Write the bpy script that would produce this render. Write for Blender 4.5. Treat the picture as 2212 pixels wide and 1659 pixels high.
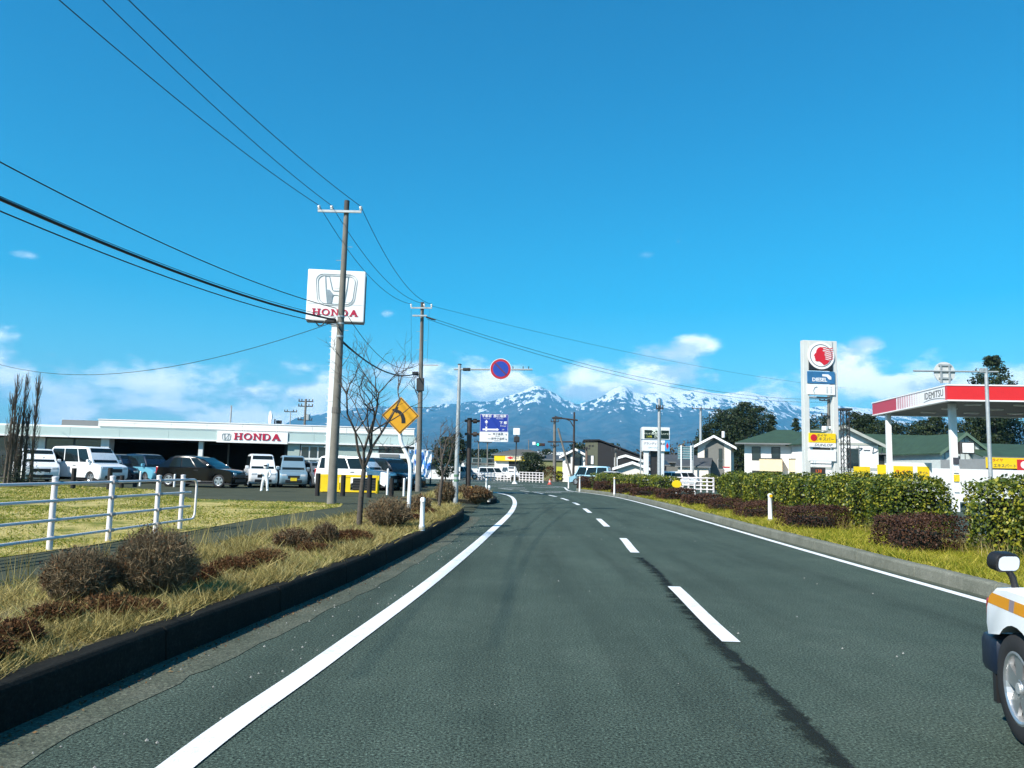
import bpy, bmesh, math, random
import numpy as np
from mathutils import Vector, Matrix
random.seed(7); rng = np.random.default_rng(11)
for o in list(bpy.data.objects): bpy.data.objects.remove(o)
SC = bpy.context.scene; COL = SC.collection
# ---------------------------------------------------------------- camera
K = 2212/1024; F = 768*K; CX = 1106.0; CY = 829.5; ROLL = math.radians(1.4); YH = 1012.0; CAMZ = 1.5
PITCH = math.atan((YH-CY)/F)
cp, sp = math.cos(PITCH), math.sin(PITCH); cr, sr = math.cos(ROLL), math.sin(ROLL)
FW = Vector((0, cp, sp)); U0 = Vector((0, -sp, cp)); R0 = Vector((1, 0, 0))
RT = cr*R0+sr*U0; UP = -sr*R0+cr*U0
cd = bpy.data.cameras.new('camera'); cam = bpy.data.objects.new('camera', cd); COL.objects.link(cam)
cd.sensor_width = 36; cd.lens = 27.0; cd.clip_start = .1; cd.clip_end = 80000
m = Matrix.Identity(4)
for i in range(3): m[i][0] = RT[i]; m[i][1] = UP[i]; m[i][2] = -FW[i]
m[2][3] = CAMZ; cam.matrix_world = m; SC.camera = cam
# surveying helpers: a sight line of the photograph meets the ground (G), a distance (P) or an upright wall (FH)
def ray(x, y): return FW+RT*((x-CX)/F)+UP*((CY-y)/F)
def G(x, y, z=0.): d = ray(x, y); t = (z-CAMZ)/d.z; return Vector((d.x*t, d.y*t, z))
def P(x, y, Y): d = ray(x, y); t = Y/d.y; return Vector((d.x*t, Y, CAMZ+d.z*t))
def FH(x, y, o, a):
    d = ray(x, y); c, s = math.cos(a), math.sin(a)          # o + k*(c,s) = t*(dx,dy)
    det = c*(-d.y)-s*(-d.x); k = ((-o[0])*(-d.y)-(-o[1])*(-d.x))/det
    t = (o[0]+k*c)/d.x if abs(d.x) > abs(d.y) else (o[1]+k*s)/d.y
    return k, CAMZ+d.z*t
# ---------------------------------------------------------------- world and sun
SUN_EL = math.radians(40); SUN_AZ = math.radians(225)
SUND = Vector((math.sin(SUN_AZ)*math.cos(SUN_EL), math.cos(SUN_AZ)*math.cos(SUN_EL), math.sin(SUN_EL)))
sl = bpy.data.lights.new('sun', 'SUN'); sl.energy = 5.0; sl.angle = math.radians(.5); sl.color = (1, .95, .86)
so = bpy.data.objects.new('sun', sl); COL.objects.link(so); so.rotation_euler = SUND.to_track_quat('Z', 'Y').to_euler()
SC.view_settings.view_transform = 'Standard'; SC.view_settings.look = 'None'
SC.view_settings.exposure = 0.85; SC.view_settings.gamma = 1; SC.view_settings.use_curve_mapping = False

class NT:
    """small node-tree writer"""
    def __init__(s, tree): s.t = tree; tree.nodes.clear()
    def n(s, typ, ins=None, **kw):
        nd = s.t.nodes.new(typ)
        for k, v in kw.items(): setattr(nd, k, v)
        for k, v in (ins or {}).items():
            if hasattr(v, 'is_output'): s.t.links.new(v, nd.inputs[k])
            else: nd.inputs[k].default_value = v
        return nd
    def math(s, op, a, b=0., c=None):
        i = {0: a, 1: b}
        if c is not None: i[2] = c
        return s.n('ShaderNodeMath', i, operation=op).outputs[0]
    def vm(s, op, a, b=(0, 0, 0)): return s.n('ShaderNodeVectorMath', {0: a, 1: b}, operation=op)
    def noise(s, vec, scale, detail=4, rough=.55): return s.n('ShaderNodeTexNoise', {'Vector': vec, 'Scale': scale, 'Detail': detail, 'Roughness': rough}).outputs[0]
    def ramp(s, f, stops):
        r = s.n('ShaderNodeValToRGB', {0: f}); e = r.color_ramp.elements
        while len(e) < len(stops): e.new(.5)
        for q, (p, c) in zip(e, stops): q.position = p; q.color = (c, c, c, 1) if isinstance(c, (int, float)) else (*c, 1)
        return r.outputs[0]
    def mix(s, f, a, b, mode='MIX'):
        nd = s.n('ShaderNodeMix', data_type='RGBA', blend_type=mode)
        for k, v in ((0, f), (6, a), (7, b)):
            if hasattr(v, 'is_output'): s.t.links.new(v, nd.inputs[k])
            else: nd.inputs[k].default_value = v if k == 0 else (*v[:3], 1)
        return nd.outputs[2]
    def sstep(s, v, lo, hi): return s.n('ShaderNodeMapRange', {0: v, 1: lo, 2: hi, 3: 0., 4: 1.}, interpolation_type='SMOOTHSTEP').outputs[0]

W = bpy.data.worlds.new('World'); SC.world = W; W.use_nodes = True; W.cycles.sampling_method = 'MANUAL'; W.cycles.sample_map_resolution = 512
SC.cycles.max_bounces = 6; SC.cycles.diffuse_bounces = 3; SC.cycles.glossy_bounces = 3; SC.cycles.transmission_bounces = 3; SC.cycles.volume_bounces = 0
w = NT(W.node_tree)
sky = w.n('ShaderNodeTexSky', sky_type='NISHITA', sun_disc=False, sun_elevation=SUN_EL, sun_rotation=SUN_AZ, altitude=400, air_density=1.0, dust_density=.3, ozone_density=3.0).outputs[0]
sky = w.n('ShaderNodeHueSaturation', {'Hue': .488, 'Saturation': 1.62, 'Value': 1.14, 'Color': sky}).outputs[0]
dirv = w.n('ShaderNodeTexCoord').outputs['Generated']
dn = w.vm('NORMALIZE', dirv).outputs[0]
sx = w.n('ShaderNodeSeparateXYZ', {0: dn}); el = sx.outputs[2]
sky = w.mix(w.sstep(el, .62, .05), sky, w.mix(1., sky, (.86, 1.17, 1.0), 'MULTIPLY'))
stretch = w.vm('MULTIPLY', dn, (1, 1, 2.0)).outputs[0]
nz = w.noise(w.vm('ADD', stretch, (3.1, .7, .25)).outputs[0], 9, 9, .58)
nz2 = w.noise(w.vm('ADD', stretch, (3.1, .7, .33)).outputs[0], 9, 7, .58)
cover = w.math('SUBTRACT', .095, w.math('MULTIPLY', w.sstep(el, .085, .20), .34))
for (bx, by, rx, rz, amp) in ((1085, 838, 75, 40, .42), (870, 800, 110, 42, .20), (1440, 765, 130, 46, .24), (1515, 738, 70, 32, .22), (1830, 770, 95, 75, .22), (1880, 735, 45, 28, .18),
                              (1330, 850, 160, 26, .22), (1450, 812, 120, 26, .16), (680, 850, 60, 26, .17), (835, 677, 36, 22, .27), (1395, 550, 62, 26, .25), (1465, 522, 30, 22, .2), (1990, 835, 120, 30, .22), (550, 850, 60, 20, .1), (60, 552, 50, 20, .15)):
    c = ray(bx, by).normalized()
    q = w.vm('MULTIPLY', w.vm('SUBTRACT', dn, tuple(c)).outputs[0], (F/rx, F/rx, F/rz)).outputs[0]
    g = w.math('SUBTRACT', 1., w.math('MINIMUM', w.vm('LENGTH', q).outputs['Value'], 1.))
    cover = w.math('ADD', cover, w.math('MULTIPLY', g, amp*1.6))
dens = w.sstep(w.math('ADD', nz, cover), .48, .72)
shade = w.sstep(w.math('SUBTRACT', nz2, nz), -.09, .10)
cloudc = w.mix(shade, (16, 15.8, 15.5), (7.0, 8.2, 9.2))
colr = w.mix(w.math('MULTIPLY', dens, w.math('SUBTRACT', .95, w.math('MULTIPLY', w.sstep(el, .14, .24), .6))), sky, cloudc)
w.n('ShaderNodeOutputWorld', {0: w.n('ShaderNodeBackground', {0: colr, 1: .085}).outputs[0]})

# ---------------------------------------------------------------- mesh builders
class MB:
    def __init__(s): s.v = []; s.f = []
    def add(s, vs, fs): b = len(s.v); s.v += [tuple(p) for p in vs]; s.f += [tuple(i+b for i in f) for f in fs]; return s
    def box(s, x0, x1, y0, y1, z0, z1):
        return s.add([(x, y, z) for z in (z0, z1) for y in (y0, y1) for x in (x0, x1)], [(0, 2, 3, 1), (4, 5, 7, 6), (0, 1, 5, 4), (2, 6, 7, 3), (0, 4, 6, 2), (1, 3, 7, 5)])
    def cyl(s, a, b, r0, r1=None, n=10, cap=True):
        a, b = Vector(a), Vector(b); r1 = r0 if r1 is None else r1; d = (b-a).normalized()
        u = d.orthogonal().normalized(); v = d.cross(u); A = []
        for p, r in ((a, r0), (b, r1)):
            for i in range(n): t = 2*math.pi*i/n; A.append(p+u*math.cos(t)*r+v*math.sin(t)*r)
        fs = [(i, (i+1) % n, n+(i+1) % n, n+i) for i in range(n)]
        if cap: fs += [tuple(range(n-1, -1, -1)), tuple(range(n, 2*n))]
        return s.add(A, fs)
    def tube(s, pts, r, n=6, cap=True):
        pts = [Vector(p) for p in pts]; m_ = len(pts); rs = r if isinstance(r, (list, tuple)) else [r]*m_; A = []; u = None
        for i, p in enumerate(pts):
            d = (pts[min(i+1, m_-1)]-pts[max(i-1, 0)]).normalized()
            u = d.orthogonal().normalized() if u is None else (u-d*u.dot(d)).normalized(); v = d.cross(u)
            for k in range(n): t = 2*math.pi*k/n; A.append(p+(u*math.cos(t)+v*math.sin(t))*rs[i])
        fs = [(i*n+k, i*n+(k+1) % n, (i+1)*n+(k+1) % n, (i+1)*n+k) for i in range(m_-1) for k in range(n)]
        if cap: fs += [tuple(range(n-1, -1, -1)), tuple(range((m_-1)*n, m_*n))]
        return s.add(A, fs)
    def prism(s, poly, y0, y1):
        """polygon in x,z pushed from y0 (front) to y1"""
        n = len(poly); A = [(x, y0, z) for x, z in poly]+[(x, y1, z) for x, z in poly]
        return s.add(A, [tuple(range(n)), tuple(range(2*n-1, n-1, -1))]+[(i, n+i, n+(i+1) % n, (i+1) % n) for i in range(n)])
    def slab(s, poly, z0, z1):
        n = len(poly); A = [(p[0], p[1], z0) for p in poly]+[(p[0], p[1], z1) for p in poly]
        return s.add(A, [tuple(range(n-1, -1, -1)), tuple(range(n, 2*n))]+[(i, (i+1) % n, n+(i+1) % n, n+i) for i in range(n)])
    def sheet(s, poly, z): return s.add([(p[0], p[1], z) for p in poly], [tuple(range(len(poly)))])
    def lathe(s, prof, n=20, axis='y', c=(0, 0, 0)):
        A = []
        for r, h in prof:
            for k in range(n):
                t = 2*math.pi*k/n; a, b = r*math.cos(t), r*math.sin(t)
                A.append((c[0]+a, c[1]+h, c[2]+b) if axis == 'y' else (c[0]+a, c[1]+b, c[2]+h))
        m_ = len(prof)
        fs = [(i*n+k, i*n+(k+1) % n, (i+1)*n+(k+1) % n, (i+1)*n+k) for i in range(m_-1) for k in range(n)]
        return s.add(A, fs)
    def mesh(s, name):
        me = bpy.data.meshes.new(name); me.from_pydata(s.v, [], s.f); me.update(); return me
    def build(s, name, mat, parent=None, smooth=False, bevel=0, seg=2):
        me = s.mesh(name)
        if bevel or True:
            bm = bmesh.new(); bm.from_mesh(me)
            bmesh.ops.recalc_face_normals(bm, faces=bm.faces)
            if bevel: bmesh.ops.bevel(bm, geom=list(bm.edges), offset=bevel, segments=seg, profile=.5, affect='EDGES')
            bm.to_mesh(me); bm.free()
        if smooth:
            me.shade_smooth(); me.set_sharp_from_angle(angle=math.radians(45 if smooth is True else smooth))
        return link(name, me, mat, parent)
def link(name, me, mat, parent=None):
    o = bpy.data.objects.new(name, me); COL.objects.link(o)
    if mat is not None and not me.materials: me.materials.append(mat)
    if parent is not None: o.parent = parent
    return o
def tag(o, label=None, cat=None, group=None, kind=None):
    for k, v in (('label', label), ('category', cat), ('group', group), ('kind', kind)):
        if v: o[k] = v
    return o
def thing(name, label, cat, loc=(0, 0, 0), rz=0., group=None):
    o = bpy.data.objects.new(name, None); COL.objects.link(o); o.empty_display_size = .3
    o.location = loc; o.rotation_euler = (0, 0, rz); return tag(o, label, cat, group)
def copy_tree(o, parent=None):
    c = o.copy(); COL.objects.link(c); c.parent = parent
    for ch in list(o.children): copy_tree(ch, c)
    return c
def npmesh(name, V, Fc):
    V = np.asarray(V, dtype=np.float32); Fc = np.asarray(Fc, dtype=np.int32); me = bpy.data.meshes.new(name); n, k = Fc.shape
    me.vertices.add(len(V)); me.vertices.foreach_set('co', V.ravel()); me.loops.add(n*k); me.loops.foreach_set('vertex_index', Fc.ravel())
    me.polygons.add(n); me.polygons.foreach_set('loop_start', np.arange(0, n*k, k, dtype=np.int32)); me.polygons.foreach_set('loop_total', np.full(n, k, dtype=np.int32))
    me.update(calc_edges=True); me.validate(); return me
def unit(a): return a/np.maximum(np.linalg.norm(a, axis=1, keepdims=True), 1e-9)
def leaves(C, size, up=.0, aspect=.6, nrm=None):
    """one small quad leaf at each centre"""
    n = len(C); nr = unit(rng.normal(size=(n, 3))+(0 if nrm is None else nrm*1.2)+np.array([0, 0, up]))
    a = unit(np.cross(nr, unit(rng.normal(size=(n, 3))))); b = np.cross(nr, a); sz = (size*rng.uniform(.6, 1.3, n))[:, None]
    a = a*sz*.5; b = b*sz*.5*aspect
    V = np.stack([C-a, C+b, C+a, C-b], 1).reshape(-1, 3); return V, np.arange(4*n).reshape(n, 4)
def ribbons(A, B, wd):
    """thin flat twig or blade from A to B, pointed"""
    n = len(A); s = unit(np.cross(B-A, rng.normal(size=(n, 3))))*(wd*.5 if np.isscalar(wd) else wd[:, None]*.5)
    return np.stack([A-s, A+s, B], 1).reshape(-1, 3), np.arange(3*n).reshape(n, 3)
def merge(*L):
    V = []; Fc = []; b = 0
    for v, f in L: V.append(v); Fc.append(f+b); b += len(v)
    return np.concatenate(V), np.concatenate(Fc)
# ---------------------------------------------------------------- materials
MATS = {}
def M(name, col, rough=.6, var=.12, scale=3., metal=0., bump=0., bscale=40., coat=0., spec=.5, fine=0., fscale=90.):
    if name in MATS: return MATS[name]
    mt = bpy.data.materials.new(name); mt.use_nodes = True; t = NT(mt.node_tree)
    pos = t.n('ShaderNodeNewGeometry').outputs['Position']
    a = t.noise(pos, scale, 5, .6); f = t.ramp(a, [(.25, 1-var), (.75, 1+var)]); c = t.mix(1., col, f, 'MULTIPLY')
    if fine:
        g = t.noise(pos, fscale, 2, .7); c = t.mix(1., c, t.ramp(g, [(.3, 1-fine), (.5, 1.), (.72, 1+fine)]), 'MULTIPLY')
    ins = {'Base Color': c, 'Roughness': t.math('ADD', rough, t.math('MULTIPLY', t.math('SUBTRACT', a, .5), .15)), 'Metallic': metal, 'Coat Weight': coat, 'Specular IOR Level': spec}
    if bump: ins['Normal'] = t.n('ShaderNodeBump', {'Strength': bump, 'Distance': .02, 'Height': t.noise(pos, bscale, 4, .6)}).outputs[0]
    t.n('ShaderNodeOutputMaterial', {0: t.n('ShaderNodeBsdfPrincipled', ins).outputs[0]}); MATS[name] = mt; return mt
def leafmat(name, stops, trans=.3, rough=.6, spec=.3):
    mt = bpy.data.materials.new(name); mt.use_nodes = True; t = NT(mt.node_tree); g = t.n('ShaderNodeNewGeometry')
    big = t.noise(g.outputs['Position'], 1.3, 3)
    v = t.math('ADD', t.math('MULTIPLY', g.outputs['Random Per Island'], .7), t.math('MULTIPLY', t.math('SUBTRACT', big, .35), 1.0))
    c = t.ramp(v, stops); b = t.n('ShaderNodeBsdfPrincipled', {'Base Color': c, 'Roughness': rough, 'Specular IOR Level': spec}).outputs[0]
    tr = t.n('ShaderNodeBsdfTranslucent', {0: c}).outputs[0]
    t.n('ShaderNodeOutputMaterial', {0: t.n('ShaderNodeMixShader', {0: trans, 1: b, 2: tr}).outputs[0]}); return mt
def glass(name, col=(.02, .03, .035), rough=.06):
    return M(name, col, rough, .3, .8, spec=.7)
def emit(name, col, s):
    mt = bpy.data.materials.new(name); mt.use_nodes = True; t = NT(mt.node_tree)
    t.n('ShaderNodeOutputMaterial', {0: t.n('ShaderNodeEmission', {0: (*col, 1), 1: s}).outputs[0]}); return mt
white = M('white_paint', (.80, .80, .79), .4, .04); offw = M('off_white_wall', (.72, .71, .67), .75, .08, 1.2)
black = M('black_plastic', (.012, .012, .013), .5, .2); darkm = M('dark_metal', (.03, .028, .027), .5, .25); galv = M('galvanised_steel', (.42, .44, .44), .45, .15, 6, metal=.35)
conc = M('pole_concrete', (.165, .155, .135), .85, .22, 2.5, bump=.3, fine=.12); red = M('red_paint', (.55, .025, .03), .4, .06); yellow = M('yellow_paint', (.80, .55, .01), .4, .05)
wire_m = M('cable_black', (.012, .013, .015), .6, .1); brown_p = M('brown_post_paint', (.035, .025, .02), .55, .2)
win = glass('window_glass'); win2 = M('car_glass', (.010, .016, .018), .05, .3, .8, spec=.35); rubber = M('tyre_rubber', (.015, .015, .016), .8, .2); alloy = M('wheel_alloy', (.55, .56, .57), .3, .1, metal=.8)
# lettering: Blender's own font, turned into meshes
def text(s, size, mat, parent, loc, rot=(math.pi/2, 0, 0), name='lettering', align='CENTER', sx=1., depth=.004, shear=0., bold=0.):
    c = bpy.data.curves.new('t', 'FONT'); c.body = s; c.size = size; c.align_x = align; c.align_y = 'CENTER'; c.extrude = depth; c.shear = shear; c.offset = bold; c.resolution_u = 2
    o = bpy.data.objects.new('t', c); COL.objects.link(o); bpy.context.view_layer.update()
    me = bpy.data.meshes.new_from_object(o.evaluated_get(bpy.context.evaluated_depsgraph_get())); bpy.data.objects.remove(o); bpy.data.curves.remove(c)
    if sx != 1.: me.transform(Matrix.Diagonal((sx, 1, 1, 1)))
    t = link(name, me, None, parent); me.materials.clear(); me.materials.append(mat); t.location = loc; t.rotation_euler = rot; return t
SERIF = {  # strokes of wide slab lettering as boxes/polys in a unit cell (x right, z up)
 'H': (1.25, [[(0, 0), (.5, 0), (.5, .13), (.37, .13), (.37, .43), (.88, .43), (.88, .13), (.75, .13), (.75, 0), (1.25, 0), (1.25, .13), (1.12, .13), (1.12, .87), (1.25, .87), (1.25, 1), (.75, 1), (.75, .87), (.88, .87), (.88, .57), (.37, .57), (.37, .87), (.5, .87), (.5, 1), (0, 1), (0, .87), (.13, .87), (.13, .13), (0, .13)]]),
 'N': (1.25, [[(0, 0), (.45, 0), (.45, .13), (.33, .13), (.33, .72), (.92, 0), (1.12, 0), (1.12, .87), (1.25, .87), (1.25, 1), (.8, 1), (.8, .87), (.92, .87), (.92, .32), (.4, 1), (0, 1), (0, .87), (.13, .87), (.13, .13), (0, .13)]]),
 'A': (1.3, [[(0, 0), (.4, 0), (.4, .12), (.3, .12), (.37, .27), (.85, .27), (.92, .12), (.8, .12), (.8, 0), (1.3, 0), (1.3, .12), (1.2, .12), (.76, 1), (.52, 1), (.1, .12), (0, .12)]]),
}
def slab_text(s, h, mat, parent, x, y, z, name='lettering', depth=.02):
    """wide slab-serif capitals, front at y, left end at x, bottom at z"""
    m_ = MB(); cx = 0
    for ch in s:
        if ch in SERIF:
            wd, ps = SERIF[ch]
            for p in ps: m_.prism([(x+(cx+a)*h, z+b*h) for a, b in p], y-depth, y)
        else:
            wd = 1.2; n = 20; ox, iw = (0, .27) if ch == 'O' else (0, .25)
            if ch == 'O':
                o_ = [(.6+.6*math.cos(2*math.pi*i/n), .5+.52*math.sin(2*math.pi*i/n)) for i in range(n)]
                i_ = [(.6+.36*math.cos(2*math.pi*i/n), .5+.36*math.sin(2*math.pi*i/n)) for i in range(n)]
            else:
                o_ = [(0, 0), (.6, 0)]+[(.6+.55*math.sin(t), .5-.5*math.cos(t)) for t in [math.pi*i/15 for i in range(1, 15)]]+[(.6, 1), (0, 1), (0, .87), (.0, .13)]
                i_ = [(.36, .13), (.6, .13)]+[(.6+.3*math.sin(t), .5-.37*math.cos(t)) for t in [math.pi*i/15 for i in range(1, 15)]]+[(.6, .87), (.36, .87), (.36, .8), (.36, .2)]
            n = len(o_)
            for i in range(n):
                j = (i+1) % n; q = [o_[i], o_[j], i_[j], i_[i]]; m_.prism([(x+(cx+a)*h, z+b*h) for a, b in q], y-depth, y)
        cx += wd+.16
    o = m_.build(name, mat, parent); return o
def slab_width(s, h): return (sum({'H': 1.25, 'N': 1.25, 'A': 1.3}.get(c, 1.2) for c in s)+.16*(len(s)-1))*h
def smooth_curve(pts, n=12):
    """Catmull-Rom through 2D points"""
    p = [Vector((*q[:2], 0)) for q in pts]; p = [p[0]*2-p[1]]+p+[p[-1]*2-p[-2]]; out = []
    for i in range(1, len(p)-2):
        for k in range(n):
            t = k/n; a, b, c, d = p[i-1], p[i], p[i+1], p[i+2]
            out.append(.5*((2*b)+(c-a)*t+(2*a-5*b+4*c-d)*t*t+(3*b-a-3*c+d)*t**3))
    out.append(p[-2]); return [(q.x, q.y) for q in out]
def offset_line(pts, d):
    """shift a 2D polyline to its right by d"""
    out = []
    for i, p in enumerate(pts):
        a = pts[max(i-1, 0)]; b = pts[min(i+1, len(pts)-1)]; dx, dy = b[0]-a[0], b[1]-a[1]; l = math.hypot(dx, dy)
        out.append((p[0]+dy/l*d, p[1]-dx/l*d))
    return out
def strip(m_, A, B, z):
    n = len(A); return m_.add([(p[0], p[1], z) for p in A]+[(p[0], p[1], z) for p in B], [(i, n+i, n+i+1, i+1) for i in range(n-1)])
def at_y(pts, Y):
    for a, b in zip(pts, pts[1:]):
        if a[1] <= Y <= b[1]: t = (Y-a[1])/(b[1]-a[1]+1e-9); return a[0]+(b[0]-a[0])*t
    return pts[0][0] if Y < pts[0][1] else pts[-1][0]
# ================================================================ the setting
def surf(name, spec):
    """ground material: colour stops by large noise, speckle by fine noise, bump"""
    mt = bpy.data.materials.new(name); mt.use_nodes = True; t = NT(mt.node_tree); pos = t.n('ShaderNodeNewGeometry').outputs['Position']
    c = t.ramp(t.math('ADD', t.math('MULTIPLY', t.noise(pos, spec['s1'], 6, .65), .7), t.math('MULTIPLY', t.noise(pos, spec['s1']*9, 4, .6), .3)), spec['stops'])
    if 'fine' in spec:
        fs, fa = spec['fine']; g = t.noise(pos, fs, 2, .8); c = t.mix(1., c, t.ramp(g, [(.36, 1-fa), (.5, 1.), (.60, 1+fa*.5), (.70, 1+fa*2.4)]), 'MULTIPLY')
    if 'streak' in spec:
        st = t.noise(t.vm('MULTIPLY', pos, spec['streak']).outputs[0], 1., 5, .6); c = t.mix(1., c, t.ramp(st, [(.3, .74), (.5, 1.), (.72, 1.16)]), 'MULTIPLY')
    if 'cracks' in spec:
        v = t.n('ShaderNodeTexVoronoi', {'Vector': t.vm('ADD', pos, t.vm('MULTIPLY', t.n('ShaderNodeTexNoise', {'Vector': pos, 'Scale': 1.5, 'Detail': 4}).outputs[1], (1.3, 1.3, 0)).outputs[0]).outputs[0], 'Scale': spec['cracks']}, feature='DISTANCE_TO_EDGE').outputs[0]
        k = t.math('MULTIPLY', t.math('SUBTRACT', 1., t.sstep(v, .0, .008)), t.sstep(t.noise(pos, .35, 2), .62, .70)); c = t.mix(t.math('MULTIPLY', k, .7), c, (.02, .022, .022))
    ins = {'Base Color': c, 'Roughness': spec.get('r', .85), 'Specular IOR Level': spec.get('spec', .35)}
    if 'bump' in spec: ins['Normal'] = t.n('ShaderNodeBump', {'Strength': spec['bump'][1], 'Distance': spec['bump'][2], 'Height': t.noise(pos, spec['bump'][0], 3, .7)}).outputs[0]
    t.n('ShaderNodeOutputMaterial', {0: t.n('ShaderNodeBsdfPrincipled', ins).outputs[0]}); return mt
asphalt = surf('asphalt', dict(s1=.45, stops=[(.3, (.043, .063, .050)), (.5, (.056, .079, .062)), (.7, (.074, .098, .078))], fine=(58, .75), streak=(1.6, .12, 1), bump=(70, .8, .012), r=.85, spec=.15, cracks=.35))
oldasph = surf('old_asphalt', dict(s1=.6, stops=[(.3, (.046, .054, .037)), (.55, (.064, .071, .048)), (.72, (.098, .098, .068))], fine=(60, .25), bump=(50, .5, .01), r=.95, spec=.08, cracks=.5))
gutterm = surf('mossy_gutter', dict(s1=1.4, stops=[(.3, (.040, .052, .035)), (.5, (.075, .085, .06)), (.7, (.11, .115, .085))], fine=(45, .45), bump=(40, .7, .012), r=.9))
lawnm = surf('lawn_soil', dict(s1=.35, stops=[(.34, (.08, .115, .012)), (.44, (.17, .17, .02)), (.52, (.42, .34, .11)), (.58, (.45, .37, .14)), (.66, (.17, .17, .02))], fine=(30, .35), bump=(25, .8, .03), r=.95))
soilm = surf('verge_soil', dict(s1=1.5, stops=[(.3, (.05, .04, .02)), (.5, (.14, .11, .045)), (.7, (.22, .18, .07))], fine=(30, .4), bump=(20, .9, .04), r=.95))
fieldm = surf('dry_fields', dict(s1=.012, stops=[(.35, (.06, .07, .03)), (.5, (.13, .11, .06)), (.65, (.10, .09, .05))], r=.95))
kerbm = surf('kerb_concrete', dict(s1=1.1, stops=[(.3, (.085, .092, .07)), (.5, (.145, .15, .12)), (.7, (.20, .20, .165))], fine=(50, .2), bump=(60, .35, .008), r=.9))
kerbdm = surf('grimy_shaded_kerb', dict(s1=1.3, stops=[(.3, (.008, .0085, .0075)), (.55, (.015, .015, .0125)), (.75, (.030, .029, .023))], fine=(40, .3), bump=(50, .5, .01), r=.95, spec=.15))  # grimy concrete, darkened further in colour for the kerb's shadow side
paint = surf('road_paint', dict(s1=2.5, stops=[(.34, (.50, .52, .51)), (.44, (.72, .73, .72)), (.6, (.80, .80, .79))], fine=(90, .12), bump=(80, .25, .006), r=.6))
worn = surf('worn_road_paint', dict(s1=5, stops=[(.34, (.25, .28, .27)), (.46, (.62, .63, .62)), (.7, (.74, .74, .73))], fine=(60, .12), r=.7))
tar = surf('dark_road_joint', dict(s1=9, stops=[(.35, (.012, .015, .015)), (.6, (.028, .034, .033))], fine=(80, .3), bump=(60, .6, .01), r=.85))
def structure(o): o['kind'] = 'structure'; return o

structure(MB().sheet([(-24000, -8000), (24000, -8000), (24000, 19000), (-24000, 19000)], -.04).build('ground', fieldm))
road = structure(MB().sheet([(-80, -14), (70, -14), (70, 98), (-80, 98)], 0).build('road', asphalt))
LEFT = smooth_curve([(-1.72, -6), (-1.68, 1), (-1.6, 4), (-1.39, 6.1), (-1.02, 10), (-.68, 14.5), (-.42, 18.5), (-.14, 22.9), (.1, 27.6), (.25, 33.8), (.18, 39.6), (-.08, 43.5), (-.71, 47.1), (-1.4, 50.5), (-2.6, 55), (-5, 60.5), (-10, 64.5), (-20, 67), (-70, 69)])
RIGHT = smooth_curve([(5.85, -8), (5.88, 2), (5.92, 9.6), (5.97, 15.5), (6.12, 23.7), (6.30, 33), (6.22, 43.4), (5.6, 49), (4.6, 54), (4.3, 57), (4.5, 62), (4.6, 66.5), (3.4, 70.5), (1.1, 73.7), (-3, 75.3), (-12, 76.3), (-70, 79)])
CENTRE = smooth_curve([(1.98, -8), (1.95, 3), (2.02, 7.1), (2.2, 10.4), (2.36, 14.5), (2.57, 17.5), (2.66, 21), (2.8, 24.3), (2.88, 27.6), (2.96, 30.5), (3.0, 35), (2.82, 40), (2.46, 44.3), (1.9, 48.5), (1.1, 52), (-.6, 57), (-4, 62), (-10, 66), (-20, 68.5), (-70, 71)])
def arc(pts):
    d = [0]
    for a, b in zip(pts, pts[1:]): d.append(d[-1]+math.dist(a, b))
    return d
def along(pts, d, s):
    i = min(max(int(np.searchsorted(d, s))-1, 0), len(pts)-2); t = (s-d[i])/(d[i+1]-d[i]+1e-9); a, b = pts[i], pts[i+1]
    return (a[0]+(b[0]-a[0])*t, a[1]+(b[1]-a[1])*t)
strip(MB(), offset_line(LEFT, -.09), offset_line(LEFT, .09), .008).build('edge_line', paint, road)
strip(MB(), offset_line(RIGHT, -.075), offset_line(RIGHT, .075), .008).build('edge_line', paint, road)
for (y0, y1) in ((-5.4, -2.2), (-.2, 3.0), (7.08, 10.35), (14.5, 17.5), (21, 24.3), (27.6, 30.5), (33.5, 35.9), (38.3, 41), (42.9, 45.5), (47.3, 49.9), (51.2, 53.2), (55, 57)):
    L = [(at_y(CENTRE, y0+(y1-y0)*k/6), y0+(y1-y0)*k/6) for k in range(7)]
    strip(MB(), offset_line(L, -.082), offset_line(L, .082), .008).build('lane_dash', paint, road)
for (u, v, l, a) in ((1107, 1064.5, 2.0, .25), (1180, 1063.6, 2, .35), (1208, 1062, 2, .4), (1107, 1056, 2.2, .1), (1105, 1053, 2.2, .1), (1180, 1053, 2.2, .2), (1103, 1048.5, 2.2, .05), (1040, 1049.5, 2.5, .0)):
    p = G(u, v); c, s = math.cos(-a), math.sin(-a)
    MB().add([(p.x+c*i-s*j, p.y+s*i+c*j, .008) for i, j in ((-l/2, -.15), (l/2, -.15), (l/2, .15), (-l/2, .15))], [(0, 1, 2, 3)]).build('lane_dash', paint, road)
for Y, x0, x1 in ((88.5, -16, 1.5), (93, -20, -1), (80.5, -12, 0)):
    MB().sheet([(x0, Y), (x1, Y-.4), (x1, Y), (x0, Y+.4)], .008).build('edge_line', paint, road)
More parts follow.
